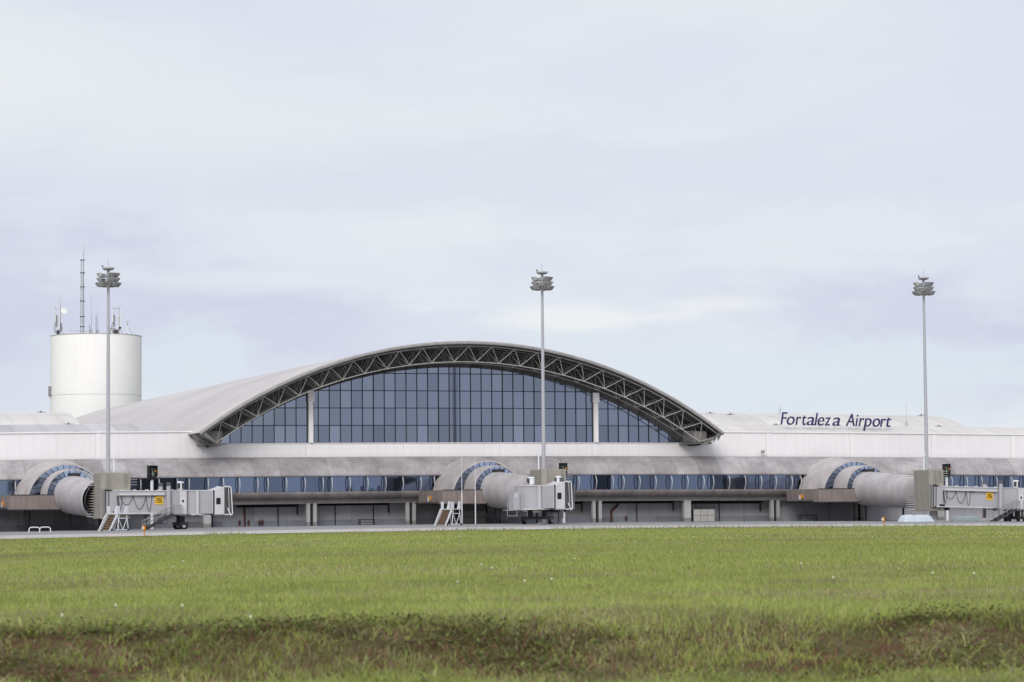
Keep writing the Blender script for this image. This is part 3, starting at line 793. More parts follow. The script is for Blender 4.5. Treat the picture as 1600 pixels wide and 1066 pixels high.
# ================================================================== FLOODLIGHT MASTS
def make_mast():
    root = empty('floodlight_mast', (0, 0, 0)); H = 25.3
    b = MB(); n = 10
    for i in range(n):
        b.tube((0, 0, H*i/n), (0, 0, H*(i+1)/n), .235-.11*i/n, 14, r2=.235-.11*(i+1)/n, caps=False)
    b.box(-.4, .4, -.4, .4, 0, .08); b.build('pole', 'pole', root)
    b = MB()
    b.tube((0, 0, H-.05), (0, 0, H+.08), .42, 20, r2=.62); b.tube((0, 0, H+.08), (0, 0, H+.22), .62, 20, r2=.56); b.tube((0, 0, H-.4), (0, 0, H), .15, 10)
    b.build('crown_disc', 'lampw', root)
    b = MB(); b.tube((0, 0, H+.2), (0, 0, H+1.0), .012, 5); b.tube((-.5, 0, H+.2), (-.62, 0, H+.4), .06, 6); b.build('lightning_rod', 'dark', root)
    for z, rr in ((H-.72, .62), (H-1.18, .62), (H-1.62, .72)):
        b = MB()
        for k in range(20):
            a0, a1 = 2*math.pi*k/20, 2*math.pi*(k+1)/20
            b.tube((rr*math.cos(a0), rr*math.sin(a0), z), (rr*math.cos(a1), rr*math.sin(a1), z), .035, 5)
        for k in range(4):
            a0 = math.pi/2*k; b.tube((0, 0, z), (rr*math.cos(a0), rr*math.sin(a0), z), .03, 5)
        b.build('ring_frame', 'lampm', root)
    for z, rr, m_ in ((H-.52, .86, 7), (H-.98, .86, 7), (H-1.45, 1.0, 9)):
        for k in range(m_):
            a = 2*math.pi*(k+.25)/m_+.15
            if z > H-1.3 and k == 4: continue
            Tm = Matrix.Rotation(a, 4, 'Z')
            b = MB(Tm)
            b.hexa([(rr-.22, -.29, z-.15), (rr+.02, -.26, z-.22), (rr+.02, .26, z-.22), (rr-.22, .29, z-.15)],
                   [(rr-.16, -.31, z+.16), (rr+.27, -.31, z+.12), (rr+.27, .31, z+.12), (rr-.16, .31, z+.16)], random.uniform(.75, 1.2))
            b.box(rr-.1, rr+.2, -.33, .33, z+.135, z+.165, 1.25)
            b.build('floodlight', 'lampw' if k % 2 else 'lampm', root)
    return root
m0 = make_mast()
for i, (x, dz, lab) in enumerate(((-46.9, 0, 'tall floodlight mast in front of the white water tank'), (-1.75, .35, 'tall floodlight mast crossing the arched glass hall'),
                        (42.6, .9, 'tall floodlight mast right of the roof letters'))):
    o = m0 if i == 0 else copy_tree(m0)
    o.location = (x, -14.0, ground(x, -14)); o.scale = (1, 1, (25.35+dz)/25.3*[.998, 1.0, 1.0][i])
    tag(o, lab, 'floodlight mast', 'floodlight masts on the apron')

# ================================================================== DOCKING DISPLAYS
def make_display():
    root = empty('docking_display', (0, 0, 0))
    b = MB(); b.tube((0, 0, 0), (0, 0, 4.9), .15, 12); b.build('post', 'wp', root)
    b = MB(); b.box(-.42, .42, -.22, .25, 4.85, 6.2); b.box(-.45, .45, -.42, .28, 6.2, 6.26); b.box(-.45, -.41, -.38, -.22, 5.2, 6.2); b.box(.41, .45, -.38, -.22, 5.2, 6.2)
    b.build('cabinet', 'black', root)
    b = MB(); y = -.235
    b.bar((0, y, 5.2), (0, y, 5.72), .05, .02); b.bar((0, y, 5.5), (-.22, y, 5.38), .05, .02); b.bar((0, y, 5.5), (.22, y, 5.38), .05, .02)
    b.bar((-.1, y, 5.22), (.1, y, 5.22), .04, .02); b.box(-.2, .12, y-.01, y, 5.85, 5.9, .4); b.build('aircraft_symbol', 'glow', root)
    b = MB(); b.box(.22, .36, -.245, -.22, 5.62, 5.78); b.build('signal_light', 'orange', root)
    return root
d0_ = make_display()
for i, (x, lab) in enumerate(((-41.7, 'black docking display on a white post, left, with aircraft symbol'), (1.95, 'black docking display behind the centre jet bridge'), (47.25, 'black docking display behind the right jet bridge'))):
    o = d0_ if i == 0 else copy_tree(d0_)
    o.location = at_ground(x, -10.0); o.rotation_euler = (0, 0, R([12, -25, -30][i])); tag(o, lab, 'docking display', 'docking displays by the gates')

# ================================================================== MOBILE STEPS
def make_steps():
    root = empty('mobile_steps', (0, 0, 0))
    P = 1.42
    b = MB()
    for y, e_ in ((-.55, 0.), (.55, .22)):
        q = [(-1.2-e_, y, .0), (-1.0, y, .0), (.0, y, P-.1), (-.15-e_, y, P+.1)]
        q2 = [(p[0], y+.05, p[2]) for p in q]; b.hexa(q, q2)
    b.build('stringer', 'wp', root)
    b = MB()
    for k in range(7):
        t = (k+.5)/7; b.box(-1.05+1.1*t-.14, -1.05+1.1*t+.14, -.5, .55, P*t-.02, P*t+.03); b.box(-1.05+1.1*t+.1, -1.05+1.1*t+.13, -.5, .55, P*t, P*t+.17, .7)
    b.build('tread', 'rust', root)
    b = MB(); b.box(-.1, 1.45, -.62, .66, P, P+.07); b.build('deck', 'greyl', root)
    for y in (-.6, .58):
        b = MB()
        q = [(-.22, y, P+.07), (.18, y, P+.07), (.18, y, P+.72), (-.22, y, P+.72)]; q2 = [(p[0], y+.04, p[2]) for p in q]; b.hexa(q, q2)
        b.build('guard_panel', 'wp', root)
        b = MB()
        q = [(.7, y, P+.07), (1.28, y, P+.07), (1.28, y, P+.75), (1.0, y, P+.75)]; q2 = [(p[0], y+.04, p[2]) for p in q]; b.hexa(q, q2)
        b.build('guard_panel', 'wp', root)
    b = MB()
    for y in (-.52, .58):
        b.tube((.15, y, P), (-.05, y, 0), .045, 6); b.tube((1.15, y, P), (1.4, y, 0), .045, 6)
        b.tube((0, y, .1), (1.38, y, .1), .05, 6); b.tube((.1, y, P-.35), (1.2, y, P-.35), .04, 6)
        b.tube((.08, y, P-.35), (.65, y, .1), .035, 6); b.tube((1.2, y, P-.35), (.65, y, .1), .035, 6)
    for x in (0, 1.38): b.tube((x, -.52, .1), (x, .58, .1), .04, 6)
    b.build('frame', 'wp', root)
    for x in (-.9, 1.3):
        for y in (-.6, .62):
            b = MB(); b.tube((x, y-.05, .1), (x, y+.05, .1), .1, 12); b.build('castor', 'dark', root)
    return root
s0 = make_steps()
for i, (x, y, lab) in enumerate(((-50.25, -33, 'white mobile aircraft steps under the left jet bridge'), (-18.6, -33, 'white mobile aircraft steps standing alone near two thin poles'))):
    o = s0 if i == 0 else copy_tree(s0)
    o.location = at_ground(x, y); o.rotation_euler = (0, 0, R(36)); o.scale = (1., 1.0, 1.04)
    tag(o, lab, 'mobile steps', 'white mobile steps on the apron')

# ================================================================== SMALL APRON THINGS
for i, (x, h, lab) in enumerate(((-16.15, 7.25, 'thin pale pole left of its shorter twin before the centre tube'), (-14.8, 6.5, 'thin pale pole right of its taller twin before the centre tube'))):
    r_ = empty('thin_pole', at_ground(x, -30)); tag(r_, lab, 'pole', 'two thin poles on the apron')
    b = MB(); b.tube((0, 0, 0), (0, 0, h*.42), .055, 8); b.tube((0, 0, h*.42), (0, 0, h), .035, 8, r2=.015); b.build('shaft', 'wp', r_)
    b = MB(); b.tube((0, 0, 0), (0, 0, .12), .12, 10); b.build('base_plate', 'steel', r_)
for i, (x, lab) in enumerate(((-57.0, 'white hoop barrier left of its twin at the apron edge'), (-56.2, 'white hoop barrier right of its twin at the apron edge'))):
    b = MB(); w_ = .48; pts = [(-w_, 0, 0), (-w_, 0, .3), (-w_+.08, 0, .42), (-w_+.2, 0, .46), (w_-.2, 0, .46), (w_-.08, 0, .42), (w_, 0, .3), (w_, 0, 0)]
    b.path(pts, .05, 8); o = b.build('hoop_barrier', 'wp'); o.location = at_ground(x, -31-i*.9)
    tag(o, lab, 'barrier', 'white hoop barriers')
def make_marker():
    root = empty('taxiway_light', (0, 0, 0))
    b = MB(); b.tube((0, 0, 0), (0, 0, .34), .035, 8); b.tube((0, 0, .34), (0, 0, .4), .06, 8, r2=.12); b.build('stem', 'orange', root)
    b = MB(); b.box(-.16, .16, -.07, .07, .4, .64); b.tube((-.06, -.03, .64), (-.06, -.03, .68), .05, 8); b.build('lamp_head', 'orange', root)
    b = MB(); b.box(.06, .165, -.075, .075, .42, .62); b.build('dark_lens', 'black', root)
    b = MB(); b.box(-.167, -.06, -.078, .05, .43, .6); b.build('pale_lens', 'wp', root)
    return root
k0 = make_marker()
for i, (x, y, lab) in enumerate(((-61.9, -99.6, 'orange edge light at the grass edge near the left jet bridge'), (-8.0, -99.6, 'orange edge light at the grass edge below the roof letters'))):
    o = k0 if i == 0 else copy_tree(k0); o.location = at_ground(x, y); tag(o, lab, 'edge light', 'orange taxiway edge lights')
def tarp(name, x, y, lx, ly, h, m, lab):
    b = MB(); n = 14; k_ = 8; secs = []
    for i in range(n+1):
        t = i/n*2-1; sec = []
        for j in range(k_*2+1):
            s_ = j/(k_*2)*2-1
            ex = max(0, 1-abs(t)**10); ey = max(0, 1-abs(s_)**6)
            z = h*(ex**.35)*(ey**.35)*(.93+.05*math.sin(7*t+3*s_)+.04*math.sin(17*t+5*s_)-(.10 if abs(t-.05) < .08 else 0)) + .02*math.sin(23*t)*math.cos(9*s_)*ey
            sec.append((lx/2*t*(1.0-.06*z/h), ly/2*s_, max(0, z)))
        secs.append(sec)
    b.loft(secs[::-1], smooth=True); r_ = empty(name, at_ground(x, y)); b.build('cover', m, r_)
    b = MB()
    for sx in (-.35, .35):
        for sy in (-.5, .5): b.tube((lx*sx*.9, ly*sy*.8, -.02), (lx*sx*.9, ly*sy*.8, .10), .09, 8)
    b.build('ballast', 'dark', r_)
    tag(r_, lab, 'covered equipment', 'covered equipment by the right jet bridge')
tarp('covered_equipment', 31.9, -31, 3.4, 1.6, .72, 'tarp', 'low equipment under a pale blue cover, left of the right bridge column')
tarp('covered_equipment', 44.9, -18, 3.2, 1.5, .55, 'tarp2', 'flat equipment under a grey green cover, under the right jet bridge')
def cabinet(name, x, y, w, d, h, m, lab, nx=3, nz=2, cat='cabinet'):
    r_ = empty(name, at_ground(x, y)); tag(r_, lab, cat)
    b = MB(); b.box(-w/2, w/2, -d/2, d/2, 0, h); bo = b.build('body', 'dark', r_)
    for i in range(nx):
        for j in range(nz):
            b = MB(); b.box(-w/2+w*i/nx+.02, -w/2+w*(i+1)/nx-.02, -d/2-.03, -d/2-.003, h*j/nz+.02, h*(j+1)/nz-.02, random.uniform(.95, 1.05)); b.build('panel', m, r_)
cabinet('panel_enclosure', 21.75, -1.0, 2.55, 1.0, 1.35, 'panelw', 'pale square panelled enclosure beside the wide column', 3, 2, 'enclosure')
cabinet('storage_container', -4.9, -.3, 2.8, 1.4, 1.42, 'panelw', 'beige storage container in the dark bay behind the thin poles', 2, 2, 'container')
def rack(x, y, w, lab):
    r_ = empty('metal_rack', at_ground(x, y)); tag(r_, lab, 'rack')
    b = MB()
    for sx in (-1, 1):
        for sy in (-.25, .25): b.bar((sx*w/2, sy, 0), (sx*w/2, sy, .62), .07, .07)
    for sy in (-.25, .25): b.bar((-w/2, sy, .6), (w/2, sy, .6), .07, .09); b.bar((-w/2, sy, .3), (w/2, sy, .3), .05, .05)
    b.build('rack_frame', 'dark', r_)
    b = MB(); b.box(-w/2+.1, w/2-.1, -.2, .2, .08, .42); b.build('crate', 'lampm', r_)
rack(-16.6, -.3, 1.55, 'dark low metal rack near the white mobile steps')
rack(33.4, -3.5, 2.0, 'dark low metal rack under the right walkway platform')
for i, (x, c) in enumerate(((-30.0, 'a'), (-28.5, 'b'), (-28.2, 'c'), (7.0, 'd'), (13.1, 'e'), (12.7, 'f'), (25.6, 'g'))):
    pass
def extinguisher(x, lab):
    r_ = empty('fire_extinguisher', at_ground(x, .4)); tag(r_, lab, 'fire extinguisher', 'fire extinguishers along the ground floor wall')
    b = MB(); b.tube((0, 0, .2), (0, 0, .62), .085, 10); b.tube((0, 0, .62), (0, 0, .7), .085, 10, r2=.03); b.build('cylinder', 'red', r_)
    b = MB(); b.tube((0, 0, .7), (.08, 0, .76), .025, 6); b.box(-.09, .09, .06, .1, .15, .5); b.build('handle', 'black', r_)
extinguisher(-30.15, 'fire extinguisher just left of the red riser pipe')
extinguisher(-29.2, 'fire extinguisher just right of the red riser pipe')
extinguisher(-28.0, 'fire extinguisher, left of the pair right of the red riser pipe')
extinguisher(-27.7, 'fire extinguisher, rightmost beside the red riser pipe')
extinguisher(13.3, 'fire extinguisher right of the bent dark red pipe')
# small roof vents
vents = [(-47.9, 17, -.03), (-46.9, 6.5, 0), (32.2, 14, 0), (34.0, 5.5, 0), (31.0, 17, 0), (39.4, 6.4, 0), (59, 17, 0), (55.5, 6.4, 0)]
vlabs = ['small dark roof vent on the upper left roof', 'small dark roof vent on the lower left roof', 'small dark roof vent right of the hall roof tip, upper roof', 'small dark roof vent right of the hall roof tip, lower roof',
         'small dark roof vent just left of the first roof letter', 'small dark roof vent below the roof letters', 'small dark roof vent on the upper roof near the right mast', 'small dark roof vent on the lower roof right of the right mast']
def zroof(y, up): 
    pr = uppp if up else lowp
    for (a, za), (c, zc_) in zip(pr[:-1], pr[1:]):
        if a <= y <= c: return za+(zc_-za)*(y-a)/(c-a)
    return pr[0][1]
v0 = None
for (x, y, q), lab in zip(vents, vlabs):
    if v0 is None:
        v0 = empty('roof_vent'); b = MB(); b.box(-.25, .25, -.2, .2, 0, .06); b.tube((0, 0, .06), (0, 0, .14), .10, 8); b.build('vent_base', 'lampm', v0)
        b = MB(); b.tube((0, 0, .14), (0, 0, .22), .16, 10, r2=.06); b.tube((-.55, 0, .05), (.55, 0, .05), .025, 5); b.build('vent_cap', 'lampm', v0); o = v0
    else: o = copy_tree(v0)
    up = y > 8.2; o.location = (x, y, zroof(y, up)+sag(x, y)); tag(o, lab, 'roof vent', 'small vents on the side roofs')
for i, (x, y, zb, zt, lab) in enumerate(((40.1, 17.0, 12.9, 14.2, 'thin lightning rod rising behind the roof letters'), (52.1, 8.0, 11.2, 13.9, 'thin lightning rod on the roof beside the right mast'))):
    r_ = empty('lightning_rod', (x, y, zb+sag(x, y))); tag(r_, lab, 'lightning rod', 'lightning rods on the right roof')
    b = MB(); b.tube((0, 0, 0), (0, 0, zt-zb), .035, 6, r2=.015)
    for k in range(3):
        a = 2.1*k; b.tube((.3*math.cos(a), .3*math.sin(a), 0), (0, 0, .7), .02, 5)
    b.build('rod', 'steel', r_)

# ================================================================== WATER TANK AND ITS AERIALS
TX, TY, TR, TZ = -16.5, 145.0, 7.08, 29.6
tk = empty('water_tank', (TX, TY, 0)); tag(tk, 'tall white cylindrical water tank behind the left end of the roof', 'water tank')
b = MB(); b.loft([[(TR*math.sin(2*math.pi*k/64), TR*math.cos(2*math.pi*k/64), z) for k in range(64)] for z in frange(0, TZ, 4.2)], close=True, smooth=True); b.build('shell', 'tank', tk)
b = MB(); b.tube((0, 0, TZ), (0, 0, TZ+.12), TR+.03, 64); b.build('top_rim', 'panelw', tk)
b = MB()
for z in (20.3,): b.loft([[((TR+.015)*math.sin(2*math.pi*k/64), (TR+.015)*math.cos(2*math.pi*k/64), zz) for k in range(64)] for zz in (z, z+.05)], close=True)
b.build('weld_seam', 'colm', tk)
b = MB(); b.box(-TR-.35, -TR+.05, -.4, .3, 20.2, 21.8); b.build('wall_box', 'lampm', tk)
def aer(name, px_x, lab, y=-4.5):
    r_ = empty(name, (px_x, TY+y, TZ+.12)); return tag(r_, lab, 'antenna', 'aerials on the water tank')
am = aer('lattice_mast', -19.25, 'tall slender lattice mast on the water tank', -3)
b = MB(); rr = .3; pts = [(rr*math.cos(a), rr*math.sin(a)) for a in (.5, 2.6, 4.7)]; Hm = 13.0
for k, (x, y) in enumerate(pts): b.tube((x, y, 0), (x*.75, y*.75, Hm-[0, 1.3, 3.4][k]), .05, 6)
z = .3
while z < Hm-2.0:
    for k in range(3):
        (xa, ya), (xb, yb) = pts[k], pts[(k+1) % 3]; s_ = 1-.25*z/Hm
        b.tube((xa*s_, ya*s_, z), (xb*s_, yb*s_, z+.35), .018, 4); b.tube((xa*s_, ya*s_, z+.7), (xb*s_, yb*s_, z+.35), .018, 4)
    z += .7
b.build('lattice', 'steel', am)
b = MB()
for z in (1.2, 2.8, 5.2, 7.4, 9.6, 11.6): b.box(-.36, .36, -.25, .25, z, z+.1)
b.build('collar', 'dark', am)
b = MB(); b.tube((.22, .1, Hm-.2), (.3, .1, Hm+1.3), .03, 6, r2=.015); b.tube((-1.8, 0, .55), (1.2, 0, .55), .03, 5); b.tube((-1.8, 0, .5), (-1.8, 0, .9), .03, 5); b.build('whip', 'steel', am)
for x, h, lab in ((-17.95, 6.1, 'slim whip aerial just right of the lattice mast'), (-16.95, 4.3, 'short whip aerial midway along the tank top')):
    r_ = aer('whip_aerial', x, lab, -3.5)
    b = MB(); b.tube((0, 0, 0), (0, 0, h*.5), .045, 6); b.tube((0, 0, h*.5), (0, 0, h), .03, 6, r2=.02); b.build('whip', 'steel', r_)
    b = MB(); b.tube((-.3, 0, 0), (0, 0, .9), .03, 5); b.tube((.35, 0, 0), (0, 0, .9), .03, 5); b.tube((0, .3, 0), (0, 0, .9), .03, 5); b.tube((-.25, .0, 0), (-.25, 0, 1.5 if h > 5 else 3.0), .04, 5); b.build('stay', 'dark', r_)
def cluster(x, y, w, h, lab, dish=False, tall=True):
    r_ = aer('panel_antenna_cluster', x, lab, y)
    b = MB(); b.tube((-w/2, 0, .5), (-w/2, 0, h), .06, 6); b.tube((w/2, 0, 0), (w/2, 0, h+(.6 if dish else .1)), .06, 6); b.tube((-w/2, 0, h-.25), (w/2, 0, h-.25), .035, 5); b.tube((-w/2, 0, .9), (w/2, 0, .9), .035, 5)
    b.tube((w/2-.35, .4, 0), (w/2, 0, 1.0), .04, 5); b.tube((w/2+.8, 0, 0), (w/2, 0, 1.1), .04, 5); b.build('mounting_frame', 'steel', r_)
    b = MB(); b.box(-w/2-.22, -w/2-.04, -.3, -.08, h*.45, h-.3); b.build('panel_antenna', 'wp', r_)
    b = MB(); b.box(w/2-.0, w/2+.22, -.3, -.08, (.3 if not dish else .15)*h, (.95 if not dish else .45)*h); b.build('panel_antenna', 'wp' if not dish else 'lampm', r_)
    b = MB(); b.box(-w/2+.06, -w/2+.26, -.32, -.1, h*.3, h*.72); b.build('panel_antenna', 'lampm', r_)
    b = MB(); b.box(w/2-.3, w/2-.12, -.34, -.12, h*.22, h*.68); b.build('panel_antenna', 'wp', r_)
    b = MB(); b.path([(-w/2-.15, -.2, h*.45), (-w/2-.3, -.1, h*.25), (-w/2-.1, 0, .5), (0, 0, .2)], .03, 5); b.build('cable', 'dark', r_)
    b = MB(); b.box(-w/2+.15, w/2-.15, -.2, .1, .25, .8); b.box(w/2-.2, w/2+.3, -.1, .3, 1.0, 1.35); b.build('radio_unit', 'dark', r_)
    if dish:
        b = MB(); secs = []
        for i in range(5):
            t = i/4; rr = .48*math.sin(t*math.pi/2)+.001; secs.append([(w/2+.5+rr*math.cos(2*math.pi*k/20), -.25-.18*t*t+.18, h-.55+rr*math.sin(2*math.pi*k/20)) for k in range(20)])
        b.loft(secs, close=True, smooth=True); b.tube((w/2+.5, -.05, h-.55), (w/2+.5, -.3, h-.55), .48, 20); b.build('dish', 'tank', r_)
        b = MB(); b.tube((w/2, 0, h+.3), (w/2, 0, h+1.6), .02, 5); b.build('whip', 'steel', r_)
    return r_
cluster(-22.5, 0, .75, 4.4, 'panel aerials with a round white dish at the left of the tank', True)
cluster(-13.95, -3, .95, 4.4, 'tall paired panel aerials at the right of the tank')
r_ = aer('panel_antenna_cluster', -12.0, 'small braced aerial at the right rim of the tank', -2)
b = MB(); b.tube((0, 0, 0), (0, 0, 2.4), .05, 6); b.tube((.15, 0, 1.2), (.15, 0, 2.3), .03, 5); b.tube((.1, 0, 1.4), (1.0, 0, .05), .03, 5); b.build('mounting_frame', 'steel', r_)
b = MB(); b.box(-.1, .2, -.25, -.08, .4, 1.6); b.build('panel_antenna', 'wp', r_)
r_ = empty('equipment_cabinet', (-14.35, TY-2.5, TZ+.12)); tag(r_, 'pale equipment cabinet on the tank beside the paired aerials', 'cabinet')
b = MB(); b.box(-.45, .4, -.4, .4, 0, 1.15); b.build('body', 'panelw', r_)
b = MB(); b.box(-.4, .35, -.42, -.405, .1, 1.05); b.build('door', 'wp', r_)

# ================================================================== GRASS
def vnoise(x, y, f, seed=0):
    g = np.random.default_rng(seed).random((64, 64)); X = (x*f) % 63; Y = (y*f) % 63
    i = np.floor(X).astype(int); j = np.floor(Y).astype(int); a = X-i; c = Y-j; a = a*a*(3-2*a); c = c*c*(3-2*c)
    i1 = (i+1) % 64; j1 = (j+1) % 64
    return (g[i, j]*(1-a)+g[i1, j]*a)*(1-c)+(g[i, j1]*(1-a)+g[i1, j1]*a)*c
def fbm(x, y, f, s):
    return (vnoise(x, y, f, s)+.5*vnoise(x, y, f*2.1, s+1)+.25*vnoise(x, y, f*4.3, s+2))/1.75
GR = {}
def gz_many(u, D):
    # bilinear lookup of ground() on a fine table
    key = 'tab'
    if key not in GR:
        Ds = np.concatenate([np.arange(16, 32, .1), np.arange(32, 60, .5), np.arange(60, 240, 3.)]); fr = np.linspace(-.34, .34, 181)
        tab = np.zeros((len(Ds), len(fr)))
        for i, d in enumerate(Ds):
            for k, f in enumerate(fr):
                x, y = fromuD(f*d, d); tab[i, k] = ground(x, y)
        GR[key] = (Ds, fr, tab)
    Ds, fr, tab = GR[key]
    fi = np.interp(D, Ds, np.arange(len(Ds))); fk = np.interp(u/D, fr, np.arange(len(fr)))
    i = np.clip(fi.astype(int), 0, len(Ds)-2); k = np.clip(fk.astype(int), 0, len(fr)-2); a = fi-i; c = fk-k
    return tab[i, k]*(1-a)*(1-c)+tab[i+1, k]*a*(1-c)+tab[i, k+1]*(1-a)*c+tab[i+1, k+1]*a*c
def bank_amount(u, D):
    b_ = 1-np.abs(D-24.75-2.3*(fbm(u+50, D*0, .25, 5)-.5)*2-1.1*(fbm(u+50, D, 1.2, 6)-.5)*2)/1.75
    patch = np.clip((fbm(u+90, D*1.5+7, .75, 15)-.34)*5, .30, 1)*np.clip((fbm(u+10, D*1.5+70, .22, 16)-.15)*3.4, .5, 1)
    return np.clip(b_*2.2, 0, 1)*patch
def scatter(n, D0_, D1_, spread):
    t = rng.random(n); D = np.sqrt(D0_**2+(D1_**2-D0_**2)*t); u = (rng.random(n)*2-1)*spread*D
    return u, D
def blades(u, D, h, w, lean, col, nseg=2):
    n = len(u); x = CAM.x+u*CT+D*ST; y = CAM.y-u*ST+D*CT; z = gz_many(u, D)-.01
    ok = y < GRASS_Y+.2
    x, y, z, h, w, col = x[ok], y[ok], z[ok], h[ok], w[ok], col[ok]; lean = lean[ok]; n = len(x)
    az = rng.random(n)*2*np.pi; fz = rng.normal(0, .7, n)     # blade width faces roughly the viewer
    wx = np.cos(fz)*CT+np.sin(fz)*ST; wy = -np.cos(fz)*ST+np.sin(fz)*CT
    lx = np.cos(az)*lean*h; ly = np.sin(az)*lean*h
    V = np.zeros((n, 2*nseg+1, 3)); 
    for s_ in range(nseg):
        t = s_/nseg; ww = w*(1-.45*t)/2
        for q, sg in ((0, -1), (1, 1)):
            V[:, 2*s_+q, 0] = x+wx*ww*sg+lx*t*t; V[:, 2*s_+q, 1] = y+wy*ww*sg+ly*t*t; V[:, 2*s_+q, 2] = z+h*t*(1-.15*lean*t)
    V[:, -1, 0] = x+lx; V[:, -1, 1] = y+ly; V[:, -1, 2] = z+h*(1-.25*lean)
    return V, col
def make_grass(name, parts, label):
    """parts: list of (V, col) with equal topology per part"""
    co = []; loops = []; starts = []; totals = []; cols = []; off = 0; ls = 0
    for V, col in parts:
        n, k, _ = V.shape; nseg = (k-1)//2; co.append(V.reshape(-1, 3)); cols.append(np.repeat(col, k, axis=0))
        b0 = off+np.arange(n)*k
        for s_ in range(nseg):
            if s_ < nseg-1:
                q = np.stack([b0+2*s_, b0+2*s_+1, b0+2*s_+3, b0+2*s_+2], 1); m_ = 4
            else:
                q = np.stack([b0+2*s_, b0+2*s_+1, b0+2*s_+2], 1); m_ = 3
            loops.append(q.ravel()); starts.append(ls+np.arange(n)*m_); totals.append(np.full(n, m_)); ls += n*m_
        off += n*k
    co = np.concatenate(co).astype(np.float32); loops = np.concatenate(loops).astype(np.int32); starts = np.concatenate(starts).astype(np.int32); totals = np.concatenate(totals).astype(np.int32)
    cols = np.concatenate(cols).astype(np.float32); cols = np.concatenate([cols, np.ones((len(cols), 1), np.float32)], 1)
    me = bpy.data.meshes.new(name); me.vertices.add(len(co)); me.vertices.foreach_set('co', co.ravel())
    me.loops.add(len(loops)); me.loops.foreach_set('vertex_index', loops)
    me.polygons.add(len(starts)); me.polygons.foreach_set('loop_start', starts); me.polygons.foreach_set('loop_total', totals)
    me.update(calc_edges=True)
    ca = me.color_attributes.new('blade', 'FLOAT_COLOR', 'POINT'); ca.data.foreach_set('color', cols.ravel())
    ob = bpy.data.objects.new(name, me); COL.objects.link(ob)
    me.materials.append(grass_m); return tag(ob, label, 'grass', kind='stuff')
grass_m = bpy.data.materials.new('grass_blades'); grass_m.use_nodes = True
nt = grass_m.node_tree; bb = nt.nodes['Principled BSDF']; bb.inputs['Roughness'].default_value = .6; bb.inputs['Specular IOR Level'].default_value = .25
aa = _n(nt, 'ShaderNodeAttribute', attribute_name='blade'); nt.links.new(aa.outputs['Color'], bb.inputs['Base Color'])
tr = _n(nt, 'ShaderNodeBsdfTranslucent'); nt.links.new(aa.outputs['Color'], tr.inputs[0])
mxs = _n(nt, 'ShaderNodeMixShader'); mxs.inputs[0].default_value = .35
nt.links.new(bb.outputs[0], mxs.inputs[1]); nt.links.new(tr.outputs[0], mxs.inputs[2]); nt.links.new(mxs.outputs[0], nt.nodes['Material Output'].inputs[0])
GREENS = np.array([(.300, .362, .080), (.352, .405, .098), (.235, .300, .068), (.385, .405, .145), (.325, .345, .108)])
BROWN = np.array([(.29, .23, .145), (.36, .29, .19), (.24, .18, .11), (.34, .31, .18)])
def colours(u, D, bankf=None):
    n = len(u); x = CAM.x+u*CT+D*ST; y = CAM.y-u*ST+D*CT
    c = GREENS[rng.integers(0, len(GREENS), n)]*rng.uniform(.75, 1.3, (n, 1))
    sc = np.where(D < 45, .45, .14)
    pn = np.where(D < 45, fbm(x+300, y+500, .45, 21), fbm(x+300, y+500, .13, 31))
    seed = np.clip((pn-.47)*3.6, 0, 1)*.55
    br = rng.random(n) < seed*.8+.05
    c[br] = BROWN[rng.integers(0, len(BROWN), br.sum())]*rng.uniform(.8, 1.35, (br.sum(), 1))
    lg = .70+.62*np.where(D < 45, fbm(x+900, y+100, .8, 41), .5*fbm(x+900, y+100, .22, 51)+.5*fbm(x+700, y+100, .07, 53)); c = c*lg[:, None]
    if bankf is not None:
        pz = fbm(x+77, y+33, 1.3, 95)
        db = rng.random(n) < bankf*np.clip((pz-.38)*2.2, .05, .8)
        c = c*(1-.80*bankf*np.clip((.53-fbm(x+17, y+3, 2.3, 97))*7+.35, -.12, 1.0))[:, None]*(1-.12*bankf)[:, None]  # noise patches darken the bank blades, painting in shadows and bare soil
        c[db] = np.array([(.22, .115, .066)])*rng.uniform(.5, 1.6, (db.sum(), 1))
    return c
parts = []
# foreground turf and bank
n = 300000; u, D = scatter(n, 20.5, 47, .225); bk = bank_amount(u, D)
x = CAM.x+u*CT+D*ST; y = CAM.y-u*ST+D*CT
tuft = fbm(x+40, y+40, 1.6, 61)
keep = rng.random(n) < np.where(bk > .3, np.clip((tuft-.32)*4.5, .38, 1), 1.0); u, D, bk, tuft = u[keep], D[keep], bk[keep], tuft[keep]; n = len(u)
h = rng.uniform(.05, .13, n)*(1-.45*bk)*(.7+.7*tuft); h[D < 23.2] *= .9
tall = rng.random(n) < .02; h[tall] *= 1.9
parts.append(blades(u, D, h, rng.uniform(.005, .011, n), rng.uniform(.1, .9, n)+.7*bk*rng.random(n), colours(u, D, bk), 3))
# tufts of long pale grass on the bank and below it
n = 130; cu, cD = scatter(n, 20.8, 26.0, .215); U = []; DD = []
for a, c in zip(cu, cD):
    k = rng.integers(8, 40); sp_ = rng.uniform(.05, .2); U.append(a+rng.normal(0, sp_, k)); DD.append(c+rng.normal(0, sp_, k))
U = np.concatenate(U); DD = np.concatenate(DD); k = len(U)
cc = colours(U, DD)*.85
parts.append(blades(U, DD, rng.uniform(.07, .19, k), rng.uniform(.005, .011, k), rng.uniform(.5, 1.4, k), cc, 3))
